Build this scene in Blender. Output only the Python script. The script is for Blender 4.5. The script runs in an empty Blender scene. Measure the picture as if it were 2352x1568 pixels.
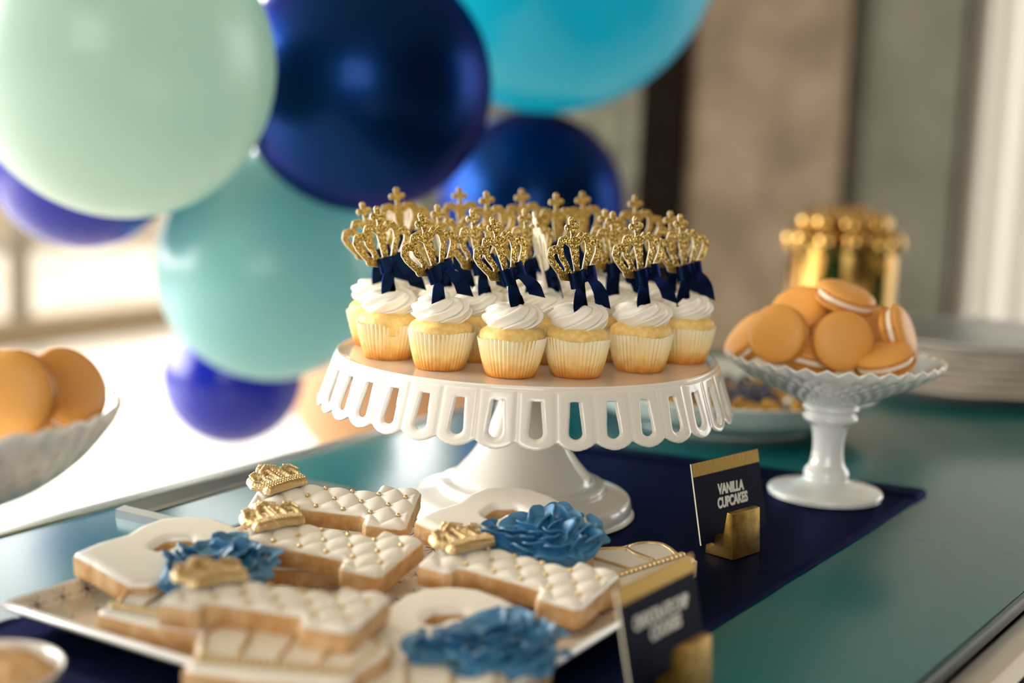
import bpy, bmesh, math, random
import numpy as np
from mathutils import Matrix, Vector, Euler
from mathutils import noise as mnoise
random.seed(7); rng = np.random.default_rng(7)
R = math.radians

# ------------------------------------------------------------------ camera
TZ = 0.75                       # table top height
FPX = 3267.0                    # 50 mm on a 36 mm sensor, 2352 px wide
PITCH, ROLL, HC = R(8.6), R(2.2), 0.288
CP = np.array([0, 0, TZ + HC])
_f = np.array([0, math.cos(PITCH), -math.sin(PITCH)])
_u = np.array([0, math.sin(PITCH), math.cos(PITCH)]); _r = np.array([1.0, 0, 0])
CR = _r * math.cos(ROLL) + _u * math.sin(ROLL)
CU = _u * math.cos(ROLL) - _r * math.sin(ROLL)
def ray(x, y): return _f + CR * (x - 1176) / FPX + CU * (784 - y) / FPX
def P(x, y, h=0.0):             # where a sight line meets the level h above the table top
    d = ray(x, y); return Vector(CP + d * ((TZ + h - CP[2]) / d[2]))
def D(x, y, dep): return Vector(CP + ray(x, y) * dep)

sc = bpy.context.scene
col = sc.collection
cam = bpy.data.cameras.new('camera'); camo = bpy.data.objects.new('camera', cam); col.objects.link(camo)
cam.sensor_width = 36; cam.lens = 36 * FPX / 2352
mw = Matrix(((CR[0], CU[0], -_f[0], CP[0]), (CR[1], CU[1], -_f[1], CP[1]), (CR[2], CU[2], -_f[2], CP[2]), (0, 0, 0, 1)))
camo.matrix_world = mw
cam.dof.use_dof = True; cam.dof.focus_distance = 0.945; cam.dof.aperture_fstop = 2.6
cam.clip_start = 0.01
sc.camera = camo

# ------------------------------------------------------------------ world, exposure
W = bpy.data.worlds.new('world'); sc.world = W; W.use_nodes = True
bg = W.node_tree.nodes['Background']
bg.inputs['Color'].default_value = (1.0, 0.985, 0.955, 1); bg.inputs['Strength'].default_value = 3.6
sc.view_settings.view_transform = 'Standard'; sc.view_settings.look = 'None'
sc.view_settings.gamma = 1; sc.view_settings.use_curve_mapping = False
sc.view_settings.exposure = 0.2
sc.cycles.use_denoising = True
sc.cycles.max_bounces = 8; sc.cycles.transparent_max_bounces = 12
sc.cycles.caustics_reflective = False; sc.cycles.caustics_refractive = False
AZ = R(33)
A = Vector((math.sin(AZ), math.cos(AZ), 0)); B = Vector((math.cos(AZ), -math.sin(AZ), 0))
def AB(a, b, z=0.0): return A * a + B * b + Vector((0, 0, z))
def daylight(name, a, b, z, w, h, power, facing):
    l = bpy.data.lights.new(name, 'AREA'); l.shape = 'RECTANGLE'; l.size = w; l.size_y = h
    l.energy = power; l.color = (1.0, 0.97, 0.93)
    o = bpy.data.objects.new(name, l); col.objects.link(o); o.location = AB(a, b, z)
    o.rotation_euler = (-Vector(facing)).to_track_quat('Z', 'Y').to_euler() if False else Vector(tuple(-c for c in facing)).to_track_quat('Z', 'Y').to_euler()
    return o
# daylight coming through the window wall on the left, beside the camera
daylight('window_daylight', -0.6, -4.9, 1.9, 4.6, 2.6, 400, tuple(B * 0.94 + A * 0.2 + Vector((0, 0, -0.12))))

daylight('rear_window_daylight', -2.9, 1.7, 1.8, 2.6, 2.1, 28, tuple(A))
sun = bpy.data.lights.new('sun', 'SUN'); sun.energy = 2.6; sun.angle = R(1); sun.color = (1, .93, .82)
suno = bpy.data.objects.new('sun', sun); col.objects.link(suno)
suno.rotation_euler = (-(B * .55 - A * .22 + Vector((0, 0, -.82)))).to_track_quat('Z', 'Y').to_euler()

# ------------------------------------------------------------------ materials
def lin(h):
    c = [int(h[i:i+2], 16) / 255 for i in (0, 2, 4)]
    return tuple((x / 12.92 if x <= .04045 else ((x + .055) / 1.055) ** 2.4) for x in c) + (1,)
def mat(name, hexc, rough=.5, metal=0, coat=0, sss=0, sssr=(1, .6, .4), sheen=0, spec=.5, trans=0, coatr=.05):
    m = bpy.data.materials.new(name); m.use_nodes = True
    b = m.node_tree.nodes['Principled BSDF']
    b.inputs['Base Color'].default_value = lin(hexc) if isinstance(hexc, str) else hexc
    b.inputs['Roughness'].default_value = rough; b.inputs['Metallic'].default_value = metal
    b.inputs['Coat Weight'].default_value = coat; b.inputs['Coat Roughness'].default_value = coatr
    b.inputs['Specular IOR Level'].default_value = spec
    if sss:
        b.inputs['Subsurface Weight'].default_value = sss; b.inputs['Subsurface Radius'].default_value = sssr
        b.inputs['Subsurface Scale'].default_value = .004
    b.inputs['Sheen Weight'].default_value = sheen
    m.diffuse_color = b.inputs['Base Color'].default_value
    return m
def nodes(m): return m.node_tree.nodes, m.node_tree.links, m.node_tree.nodes['Principled BSDF']
def N(m, t, **kw):
    n = m.node_tree.nodes.new(t)
    for k, v in kw.items():
        if k in n.inputs: n.inputs[k].default_value = v
        else: setattr(n, k, v)
    return n
def L(m, a, b): m.node_tree.links.new(a, b)
def bump(m, scale, strength, dist=.001, detail=3, vor=False, coord='Object'):
    tc = N(m, 'ShaderNodeTexCoord')
    t = N(m, 'ShaderNodeTexVoronoi' if vor else 'ShaderNodeTexNoise', Scale=scale)
    if not vor: t.inputs['Detail'].default_value = detail
    L(m, tc.outputs[coord], t.inputs['Vector'])
    bp = N(m, 'ShaderNodeBump', Strength=strength, Distance=dist)
    L(m, t.outputs[0], bp.inputs['Height'])
    L(m, bp.outputs[0], m.node_tree.nodes['Principled BSDF'].inputs['Normal'])
    return t
def mottled(m, c1, c2, scale, detail=4, lo=.35, hi=.65, stretch=None, coord='Object'):
    tc = N(m, 'ShaderNodeTexCoord'); t = N(m, 'ShaderNodeTexNoise', Scale=scale); t.inputs['Detail'].default_value = detail
    if stretch:
        mp = N(m, 'ShaderNodeMapping'); mp.inputs['Scale'].default_value = stretch
        L(m, tc.outputs[coord], mp.inputs['Vector']); L(m, mp.outputs[0], t.inputs['Vector'])
    else: L(m, tc.outputs[coord], t.inputs['Vector'])
    r = N(m, 'ShaderNodeValToRGB'); r.color_ramp.elements[0].position = lo; r.color_ramp.elements[1].position = hi
    r.color_ramp.elements[0].color = lin(c1); r.color_ramp.elements[1].color = lin(c2)
    L(m, t.outputs[0], r.inputs[0]); L(m, r.outputs[0], m.node_tree.nodes['Principled BSDF'].inputs['Base Color'])
    return r

M = {}
M['porcelain'] = mat('porcelain', 'F0ECE2', .16, coat=.6, sss=.05)
M['milk_glass'] = mat('milk_glass', 'E6E8E4', .14, coat=.7, sss=.15, sssr=(1, 1, 1))
M['frosting'] = mat('frosting', 'FDF9EE', .36, sss=.25, sssr=(1, .85, .7)); bump(M['frosting'], 900, .06, .0004)
M['cake'] = mat('cake', 'E9BE62', .6, sss=.15); mottled(M['cake'], 'EBC068', 'F6D890', 260); bump(M['cake'], 700, .25, .0006)
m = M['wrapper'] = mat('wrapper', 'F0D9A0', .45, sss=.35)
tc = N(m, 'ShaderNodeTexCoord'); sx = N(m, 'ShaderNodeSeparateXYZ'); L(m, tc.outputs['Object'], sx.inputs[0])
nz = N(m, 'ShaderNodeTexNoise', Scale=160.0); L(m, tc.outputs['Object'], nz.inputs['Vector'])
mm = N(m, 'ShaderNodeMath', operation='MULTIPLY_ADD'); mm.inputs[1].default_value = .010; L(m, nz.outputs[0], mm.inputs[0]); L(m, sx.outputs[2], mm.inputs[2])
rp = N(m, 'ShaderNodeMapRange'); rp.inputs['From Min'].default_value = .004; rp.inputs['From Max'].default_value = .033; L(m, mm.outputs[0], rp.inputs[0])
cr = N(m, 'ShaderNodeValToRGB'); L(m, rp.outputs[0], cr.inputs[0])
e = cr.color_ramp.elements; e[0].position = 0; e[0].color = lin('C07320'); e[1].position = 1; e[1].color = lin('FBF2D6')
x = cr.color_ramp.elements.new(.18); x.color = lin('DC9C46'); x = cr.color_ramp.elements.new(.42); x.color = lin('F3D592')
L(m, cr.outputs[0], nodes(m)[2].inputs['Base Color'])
def glitter(name, c1, c2, scale=1500, rough=.32):
    m = mat(name, c1, rough, metal=.85)
    tc = N(m, 'ShaderNodeTexCoord'); v = N(m, 'ShaderNodeTexVoronoi', Scale=float(scale)); L(m, tc.outputs['Object'], v.inputs['Vector'])
    r = N(m, 'ShaderNodeValToRGB'); r.color_ramp.elements[0].color = lin(c1); r.color_ramp.elements[1].color = lin(c2)
    r.color_ramp.elements[0].position = .2; r.color_ramp.elements[1].position = .85
    sp = N(m, 'ShaderNodeSeparateXYZ'); L(m, v.outputs['Color'], sp.inputs[0]); L(m, sp.outputs[0], r.inputs[0])
    L(m, r.outputs[0], nodes(m)[2].inputs['Base Color'])
    # every flake faces its own way
    g = N(m, 'ShaderNodeNewGeometry'); s = N(m, 'ShaderNodeVectorMath', operation='SUBTRACT'); s.inputs[1].default_value = (.5, .5, .5)
    L(m, v.outputs['Color'], s.inputs[0])
    sc_ = N(m, 'ShaderNodeVectorMath', operation='SCALE'); sc_.inputs['Scale'].default_value = 1.1; L(m, s.outputs[0], sc_.inputs[0])
    ad = N(m, 'ShaderNodeVectorMath', operation='ADD'); L(m, g.outputs['Normal'], ad.inputs[0]); L(m, sc_.outputs[0], ad.inputs[1])
    nn = N(m, 'ShaderNodeVectorMath', operation='NORMALIZE'); L(m, ad.outputs[0], nn.inputs[0]); L(m, nn.outputs[0], nodes(m)[2].inputs['Normal'])
    return m
M['glitter'] = glitter('gold_glitter', '8E6A26', 'F0D27C')
M['card_white'] = mat('cream_card', 'F1E6CC', .6)
M['stick'] = mat('paper_stick', 'F2E4CC', .55)
M['satin'] = mat('navy_satin', (.006, .017, .060, 1), .36, metal=.85); bump(M['satin'], 120, .1, .0008)
M['runner'] = mat('navy_runner', (.0035, .012, .040, 1), .40, metal=.85); bump(M['runner'], 60, .12, .002)
for k_ in ('satin', 'runner'): M[k_].node_tree.nodes['Principled BSDF'].inputs['Specular Tint'].default_value = (.15, .25, .5, 1)
m = M['cookie'] = mat('cookie', 'D9A765', .75, sss=.1); mottled(m, 'C7965C', 'DFBC8C', 90); bump(m, 420, .5, .0012, 4)
M['icing'] = mat('royal_icing', 'F3EEE2', .3, sss=.1, coat=.15, coatr=.25)
M['blue_icing'] = mat('blue_icing', '3A7CA4', .45, sss=.1, sssr=(.3, .6, 1), coat=.2, coatr=.2); mottled(M['blue_icing'], '2F6E98', '4488B2', 60)
M['gold_paint'] = mat('edible_gold', 'DCC290', .3, metal=.85); bump(M['gold_paint'], 700, .7, .0009)
M['gold_mirror'] = mat('mirror_gold', 'D2A55C', .08, metal=1)
M['gold_ball'] = mat('gold_ball', 'C79E58', .14, metal=1)
m = M['brass'] = mat('brushed_brass', 'A98740', .36, metal=.9); mottled(m, '8F6E2C', 'B8944A', 120, stretch=(1, 1, 1)); 
m = M['gold_foil'] = mat('brushed_gold_card', 'C3A04E', .38, metal=.75)
tc = N(m, 'ShaderNodeTexCoord'); mp = N(m, 'ShaderNodeMapping'); mp.inputs['Scale'].default_value = (2200, 1, 60)
t = N(m, 'ShaderNodeTexNoise', Scale=1.0); L(m, tc.outputs['Object'], mp.inputs['Vector']); L(m, mp.outputs[0], t.inputs['Vector'])
r = N(m, 'ShaderNodeValToRGB'); r.color_ramp.elements[0].color = lin('86671F'); r.color_ramp.elements[1].color = lin('BF9C48')
r.color_ramp.elements[0].position = .3; r.color_ramp.elements[1].position = .7
L(m, t.outputs[0], r.inputs[0]); L(m, r.outputs[0], nodes(m)[2].inputs['Base Color'])
M['card_navy'] = mat('navy_card', '080D22', .65, spec=.1); M['print_white'] = mat('white_print', 'E6E4DA', .6)
M['mac_shell'] = mat('macaron_shell', 'E0A04C', .48, sss=.12); bump(M['mac_shell'], 350, .12, .0006); 
M['mac_foot'] = mat('macaron_foot', 'CC8630', .7); bump(M['mac_foot'], 700, .6, .001)
M['mac_fill'] = mat('macaron_filling', 'F3E7CF', .4, sss=.2)
m = M['table_glass'] = mat('teal_glass', (.0, .105, .118, 1), .2, spec=.45, coat=.0); bump(m, 300, .03, .0006)
M['table_edge'] = mat('dark_teal_glass_edge', '04343A', .12)
M['steel'] = mat('brushed_steel', 'B9B4A8', .32, metal=.9)
M['silver'] = mat('silver_frame', '9AA2A6', .28, metal=.9)
M['mirror_teal'] = mat('teal_mirror', (.03, .14, .14, 1), .16, spec=.3)
M['dark_wood'] = mat('dark_wood', '2A1B12', .7, spec=.02); mottled(M['dark_wood'], '0A0604', '150D08', 12, stretch=(1, 1, 12))
M['black_line'] = mat('black_inlay', '0B0B0A', .4)
def balloon_mat(name, hexc, rough=.2, trans=.25, coat=.25):
    m = mat(name, hexc, rough, coat=coat, coatr=.1)
    n, l, b = nodes(m); out = n['Material Output']
    tr = N(m, 'ShaderNodeBsdfTranslucent'); tr.inputs['Color'].default_value = lin(hexc) if isinstance(hexc, str) else hexc
    mx = N(m, 'ShaderNodeMixShader'); mx.inputs[0].default_value = trans
    L(m, b.outputs[0], mx.inputs[1]); L(m, tr.outputs[0], mx.inputs[2]); L(m, mx.outputs[0], out.inputs['Surface'])
    return m
M['b_mint'] = balloon_mat('mint_latex', 'C6DFD6', .3, .4)
M['b_aqua'] = balloon_mat('aqua_latex', '96CFD2', .3, .4)
M['b_cyan'] = balloon_mat('turquoise_latex', '12C6DE', .3, .45)
M['b_navy'] = balloon_mat('navy_latex', (.002, .022, .105, 1), .34, .0, .06)
for k_, c_, r_v in (('b_navy', (.002, .022, .105, 1), .34),):
    q = M[k_].node_tree.nodes['Principled BSDF']; q.inputs['Metallic'].default_value = .92; q.inputs['Specular Tint'].default_value = (.25, .35, .6, 1)
M['b_royal'] = balloon_mat('royal_latex', '0522B0', .25, .15, .2)
M['b_peach'] = balloon_mat('peach_latex', 'E2B98C', .4, .3)
m = M['wall_tan'] = mat('tan_plaster', 'A08A66', .9); mottled(m, '574A39', '6E604D', 7); bump(m, 60, .3, .01)
m = M['wall_grey'] = mat('grey_textured', '77755F', .9); mottled(m, '38362C', '666455', 14, lo=.3, hi=.7); bump(m, 40, .4, .01)
M['wall_grey2'] = mat('grey_plaster', '76725F', .85); mottled(M['wall_grey2'], '4C4A3D', '5A574B', 5)
M['wall_dark'] = mat('dark_brown_room_wall', '4A3F34', .9)  # even dark brown on the unseen walls, chosen to deepen light contrast
M['ceiling'] = mat('ceiling_paint', 'A79E8E', .9)
m = M['floor'] = mat('pale_stone', 'E9E2D4', .22, spec=.6); mottled(m, 'E0D8C8', 'F0EADD', 3)
M['frame_white'] = mat('grey_window_frame', '8F8778', .5)
M['sill'] = mat('tan_sill', 'A8957A', .7)
M['terrace'] = mat('terrace_stone', 'A39A88', .9); mottled(M['terrace'], '958B78', 'B0A795', 1.5)
M['plate_cream'] = mat('cream_plate', 'EDE5D8', .35, coat=.3); M['plate_white'] = mat('white_plate', 'F2EFE8', .15, coat=.5)
M['bowl_white'] = mat('white_glazed_bowl', 'D9E4DE', .2, coat=.5)
M['candy_gold'] = mat('gold_candy', 'B98C34', .25, metal=.8); M['candy_navy'] = mat('navy_candy', '101B45', .3, coat=.4)
M['candy_white'] = mat('pearl_candy', 'EDE6DA', .2, coat=.5)
# pane: clear glass that lets daylight through, with a reflection that grows at grazing angles
m = bpy.data.materials.new('window_glass'); m.use_nodes = True; M['pane'] = m
n = m.node_tree.nodes; n.remove(n['Principled BSDF'])
fr = n.new('ShaderNodeFresnel'); tb = n.new('ShaderNodeBsdfTransparent'); gl = n.new('ShaderNodeBsdfGlossy'); gl.inputs['Roughness'].default_value = .02
mx = n.new('ShaderNodeMixShader'); gm = n.new('ShaderNodeNewGeometry'); im = n.new('ShaderNodeMath'); im.operation = 'SUBTRACT'; im.inputs[0].default_value = 1; L(m, gm.outputs['Backfacing'], im.inputs[1]); ml = n.new('ShaderNodeMath'); ml.operation = 'MULTIPLY'; L(m, fr.outputs[0], ml.inputs[0]); L(m, im.outputs[0], ml.inputs[1]); L(m, ml.outputs[0], mx.inputs[0]); L(m, tb.outputs[0], mx.inputs[1]); L(m, gl.outputs[0], mx.inputs[2]); L(m, mx.outputs[0], n['Material Output'].inputs['Surface'])
m = bpy.data.materials.new('sheer_fabric'); m.use_nodes = True; M['sheer'] = m
n = m.node_tree.nodes; b = n['Principled BSDF']; b.inputs['Base Color'].default_value = lin('E0DED6'); b.inputs['Roughness'].default_value = .8
tr = n.new('ShaderNodeBsdfTranslucent'); tr.inputs['Color'].default_value = lin('D2D0C8'); mx = n.new('ShaderNodeMixShader'); mx.inputs[0].default_value = .6
L(m, b.outputs[0], mx.inputs[1]); L(m, tr.outputs[0], mx.inputs[2]); L(m, mx.outputs[0], n['Material Output'].inputs['Surface'])
# tray: cream glaze printed with small navy stars
m = M['tray'] = mat('star_print_glaze', 'EFE4D2', .2, coat=.4)
tc = N(m, 'ShaderNodeTexCoord'); mp = N(m, 'ShaderNodeMapping'); mp.inputs['Scale'].default_value = (56, 56, 0); L(m, tc.outputs['Object'], mp.inputs['Vector'])
sp = N(m, 'ShaderNodeSeparateXYZ'); L(m, mp.outputs[0], sp.inputs[0])
fl = N(m, 'ShaderNodeMath', operation='FLOOR'); L(m, sp.outputs[1], fl.inputs[0])
hf = N(m, 'ShaderNodeMath', operation='MULTIPLY_ADD'); hf.inputs[1].default_value = .5; L(m, fl.outputs[0], hf.inputs[0]); L(m, sp.outputs[0], hf.inputs[2])
def mathn(op, a, b=None, c=None):
    q = N(m, 'ShaderNodeMath', operation=op)
    for i, v in enumerate((a, b, c)):
        if v is None: continue
        if isinstance(v, (int, float)): q.inputs[i].default_value = v
        else: L(m, v, q.inputs[i])
    return q.outputs[0]
fx = mathn('SUBTRACT', mathn('FRACT', hf.outputs[0]), .5); fy = mathn('SUBTRACT', mathn('FRACT', sp.outputs[1]), .5)
ang = mathn('ARCTAN2', fy, fx); rad = mathn('SQRT', mathn('ADD', mathn('MULTIPLY', fx, fx), mathn('MULTIPLY', fy, fy)))
ray_ = mathn('MULTIPLY', mathn('ABSOLUTE', mathn('SINE', mathn('MULTIPLY', ang, 4.0))), rad)
inside = mathn('MULTIPLY', mathn('LESS_THAN', ray_, .055), mathn('LESS_THAN', rad, .36))
mc = N(m, 'ShaderNodeMix', data_type='RGBA'); L(m, inside, mc.inputs[0]); mc.inputs[6].default_value = lin('E9DCC8'); mc.inputs[7].default_value = lin('2A2430')
L(m, mc.outputs[2], nodes(m)[2].inputs['Base Color'])

# ------------------------------------------------------------------ builders
def me_from(name, verts, faces, mats, idx=None, smooth=True, angle=None):
    me = bpy.data.meshes.new(name)
    me.from_pydata([tuple(map(float, v)) for v in verts], [], [tuple(map(int, f)) for f in faces])
    for k in (mats if isinstance(mats, (list, tuple)) else [mats]): me.materials.append(M[k])
    if idx is not None: me.polygons.foreach_set('material_index', np.array(idx, dtype=np.int32))
    if smooth:
        me.polygons.foreach_set('use_smooth', [True] * len(me.polygons))
        if angle: me.set_sharp_from_angle(angle=R(angle))
    me.update(); return me
def link(name, me, parent=None, loc=(0, 0, 0), rot=(0, 0, 0), scale=None, matrix=None):
    o = bpy.data.objects.new(name, me); col.objects.link(o)
    if parent: o.parent = parent
    if matrix is not None: o.matrix_local = matrix
    else:
        o.location = loc; o.rotation_euler = rot
        if scale: o.scale = scale if hasattr(scale, '__len__') else (scale,) * 3
    return o
def tag(o, label=None, cat=None, group=None, kind=None):
    if label: o['label'] = label
    if cat: o['category'] = cat
    if group: o['group'] = group
    if kind: o['kind'] = kind
    return o
def thing(name, label, cat, loc=(0, 0, 0), rot=(0, 0, 0), group=None, matrix=None):
    o = bpy.data.objects.new(name, None); col.objects.link(o); o.empty_display_size = .01
    if matrix is not None: o.matrix_world = matrix
    else: o.location = loc; o.rotation_euler = rot
    return tag(o, label, cat, group)
def lathe(prof, seg=64, fn=None, closed=False):
    v = []; f = []; n = len(prof)
    for i, (r, z) in enumerate(prof):
        for k in range(seg):
            t = 2 * math.pi * k / seg
            rr, zz = (r, z) if fn is None else fn(r, z, t, i)
            v.append((rr * math.cos(t), rr * math.sin(t), zz))
    for i in range(n - 1):
        for k in range(seg):
            a = i * seg + k; b = i * seg + (k + 1) % seg
            f.append((a, b, b + seg, a + seg))
    if prof[0][0] > 1e-9: f.append(tuple(reversed(range(seg))))
    if prof[-1][0] > 1e-9 and not closed: f.append(tuple(range((n - 1) * seg, n * seg)))
    return v, f
def smoothprof(pts, k=4):                # Catmull-Rom through the profile points
    out = []
    for i in range(len(pts) - 1):
        p0 = pts[max(i - 1, 0)]; p1 = pts[i]; p2 = pts[i + 1]; p3 = pts[min(i + 2, len(pts) - 1)]
        for j in range(k):
            t = j / k
            out.append(tuple(.5 * (2 * p1[c] + (p2[c] - p0[c]) * t + (2 * p0[c] - 5 * p1[c] + 4 * p2[c] - p3[c]) * t * t + (3 * p1[c] - p0[c] - 3 * p2[c] + p3[c]) * t ** 3) for c in (0, 1)))
    out.append(pts[-1]); return [(max(r, 0.00001), z) for r, z in out]
def boxv(x0, x1, y0, y1, z0, z1):
    v = [(x, y, z) for z in (z0, z1) for y in (y0, y1) for x in (x0, x1)]
    f = [(0, 2, 3, 1), (4, 5, 7, 6), (0, 1, 5, 4), (2, 6, 7, 3), (0, 4, 6, 2), (1, 3, 7, 5)]
    return v, f
def join(*vf):
    V = []; F = []
    for v, f in vf:
        o = len(V); V += list(v); F += [tuple(i + o for i in q) for q in f]
    return V, F
def bevel_me(me, w, seg=2):
    bm = bmesh.new(); bm.from_mesh(me)
    bmesh.ops.bevel(bm, geom=[e for e in bm.edges if e.calc_face_angle(0) > .5], offset=w, segments=seg, affect='EDGES', profile=.6)
    bm.to_mesh(me); bm.free(); me.polygons.foreach_set('use_smooth', [True] * len(me.polygons)); me.set_sharp_from_angle(angle=R(40)); return me
def prism(poly, z0, z1):
    n = len(poly)
    v = [(x, y, z0) for x, y in poly] + [(x, y, z1) for x, y in poly]
    f = [tuple(reversed(range(n))), tuple(range(n, 2 * n))] + [(i, (i + 1) % n, n + (i + 1) % n, n + i) for i in range(n)]
    return v, f
def tube(pts, r, seg=8, rfn=None):
    pts = [Vector(p) for p in pts]; v = []; f = []; n = len(pts)
    up = Vector((0, 0, 1))
    for i, p in enumerate(pts):
        t = (pts[min(i + 1, n - 1)] - pts[max(i - 1, 0)]).normalized()
        s = t.cross(up); s = s.normalized() if s.length > 1e-4 else Vector((1, 0, 0)); w = s.cross(t)
        rr = r if rfn is None else rfn(i / (n - 1))
        for k in range(seg):
            a = 2 * math.pi * k / seg; v.append(tuple(p + s * rr * math.cos(a) + w * rr * math.sin(a)))
    for i in range(n - 1):
        for k in range(seg):
            a = i * seg + k; b = i * seg + (k + 1) % seg; f.append((a, a + seg, b + seg, b))
    f.append(tuple(range(seg))); f.append(tuple(reversed(range((n - 1) * seg, n * seg))))
    return v, f
# signed distances (positive inside)
def sd_poly(poly):
    Q = np.array(poly)
    def fn(X, Y):
        Pn = np.stack([X, Y], -1); d2 = np.full(X.shape, 1e9); ins = np.zeros(X.shape, bool)
        for i in range(len(Q)):
            a = Q[i]; b = Q[(i + 1) % len(Q)]; e_ = b - a; w = Pn - a
            t = np.clip((w @ e_) / (e_ @ e_ + 1e-18), 0, 1); q = w - t[..., None] * e_
            d2 = np.minimum(d2, (q ** 2).sum(-1))
            c = ((a[1] <= Y) & (b[1] > Y)) | ((b[1] <= Y) & (a[1] > Y))
            with np.errstate(divide='ignore', invalid='ignore'):
                xi = a[0] + (Y - a[1]) / (b[1] - a[1] + 1e-18) * (b[0] - a[0])
            ins ^= c & (X < xi)
        d = np.sqrt(d2); return np.where(ins, d, -d)
    return fn
def sd_stroke(pts, rad, grow=0):
    Q = np.array(pts, float); rad = np.broadcast_to(np.array(rad, float), (len(Q),))
    def fn(X, Y):
        best = np.full(X.shape, -1e9); Pn = np.stack([X, Y], -1)
        for i in range(len(Q) - 1):
            a = Q[i]; e_ = Q[i + 1] - a; w = Pn - a
            t = np.clip((w @ e_) / (e_ @ e_ + 1e-18), 0, 1); q = w - t[..., None] * e_
            best = np.maximum(best, rad[i] + (rad[i + 1] - rad[i]) * t - np.sqrt((q ** 2).sum(-1)))
        return best
    return fn
def union(*fs): return lambda X, Y: np.maximum.reduce([f(X, Y) for f in fs])
def sdf_plate(sdf, bounds, cell, front, back, xform=None):
    """a plate filling sdf>0, its face heights front/back(d,x,y); returns verts, faces, material index (0 face, 1 rim and back)"""
    x0, x1, y0, y1 = bounds; nx = int((x1 - x0) / cell) + 2; ny = int((y1 - y0) / cell) + 2
    xs = np.linspace(x0, x1, nx); ys = np.linspace(y0, y1, ny); X, Y = np.meshgrid(xs, ys)
    cell = max(xs[1] - xs[0], ys[1] - ys[0]); h = cell * .05
    d = sdf(X, Y); ins = d > cell * .12
    near = (~ins) & (d > -1.5 * cell)
    XX, YY = X.copy(), Y.copy()
    for _ in range(3):
        dd = sdf(XX, YY); gx = (sdf(XX + h, YY) - sdf(XX - h, YY)) / (2 * h); gy = (sdf(XX, YY + h) - sdf(XX, YY - h)) / (2 * h)
        g2 = np.maximum(gx ** 2 + gy ** 2, .25)
        XX = np.where(near, XX - gx * dd / g2, XX); YY = np.where(near, YY - gy * dd / g2, YY)
        XX = np.clip(XX, x0, x1); YY = np.clip(YY, y0, y1)
    ok = ins | near
    c = ok[:-1, :-1] & ok[1:, :-1] & ok[:-1, 1:] & ok[1:, 1:] & (ins[:-1, :-1] | ins[1:, :-1] | ins[:-1, 1:] | ins[1:, 1:])
    idm = np.arange(nx * ny).reshape(ny, nx)
    J, I = np.nonzero(c)
    q = np.stack([idm[J, I], idm[J, I + 1], idm[J + 1, I + 1], idm[J + 1, I]], -1)
    used = np.unique(q); remap = -np.ones(nx * ny, int); remap[used] = np.arange(len(used)); q = remap[q]
    xf = XX.ravel()[used]; yf = YY.ravel()[used]; df = np.where(near.ravel()[used], 0, np.maximum(sdf(xf, yf), 0))
    zf = front(df, xf, yf); zb = back(df, xf, yf); n = len(used)
    V = np.concatenate([np.stack([xf, yf, zf], -1), np.stack([xf, yf, zb], -1)])
    ed = {}
    for k in range(4):
        for a, b in zip(q[:, k].tolist(), q[:, (k + 1) % 4].tolist()): ed[(a, b)] = 1
    sides = [(b, a, a + n, b + n) for (a, b) in ed if (b, a) not in ed]
    F = q.tolist() + (q[:, ::-1] + n).tolist() + sides
    idx = [0] * len(q) + [1] * len(q) + [1] * len(sides)
    return V, F, idx
def rnd(d, w, t):   # quarter-round edge of width w and height t
    u = 1 - np.clip(d / w, 0, 1); return t * np.sqrt(np.maximum(1 - u * u, 0))

# ------------------------------------------------------------------ room
def room_box(name, a0, a1, b0, b1, z0, z1, m, parent=None, kind='structure', bev=0):
    v, f = boxv(a0, a1, b0, b1, z0, z1)
    v = [tuple(AB(x, y, z)) for x, y, z in v]; f = [tuple(reversed(q)) for q in f]
    o = link(name, me_from(name, v, f, m, smooth=False), parent)
    if kind and parent is None: o['kind'] = kind
    return o
H = 3.5
room_box('floor', -3, 8.2, -5.2, 3.2, -.1, 0, 'floor')
room_box('ceiling', -3, 8.2, -5.3, 3.3, H, H + .1, 'ceiling')
wr = room_box('wall_rear', -3.2, -3, -5.3, .3, 0, H, 'wall_dark')
room_box('wall_panel', -3.2, -3, 3.1, 3.3, 0, H, 'wall_dark', wr)
room_box('wall_panel', -3.2, -3, .3, 3.1, 0, .7, 'wall_dark', wr)
room_box('wall_panel', -3.2, -3, .3, 3.1, 2.9, H, 'wall_dark', wr)
room_box('wall_right', -3, 5.2, 3.2, 3.4, 0, H, 'wall_dark')
AWB = 4.0
wb = room_box('wall_back', AWB, AWB + .25, -3.03, -2.12, 0, H, 'wall_grey')
room_box('wall_panel', AWB - .02, AWB + .22, -1.982, -1.477, 0, H, 'wall_tan', wb)
room_box('wall_panel', AWB + .03, AWB + .22, -1.477, -1.165, 0, H, 'wall_grey2', wb)
room_box('trim_1', AWB - .05, AWB + .2, -2.125, -1.975, 0, H, 'dark_wood')
room_box('baseboard_back', AWB - .03, AWB, -3.03, -1.165, 0, .2, 'dark_wood')
room_box('wall_side', AWB + .25, 8.3, -3.03, -2.88, 0, H, 'wall_tan')
room_box('wall_front', 8.2, 8.3, -5.3, -3.0, 0, .1, 'frame_white')
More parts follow.
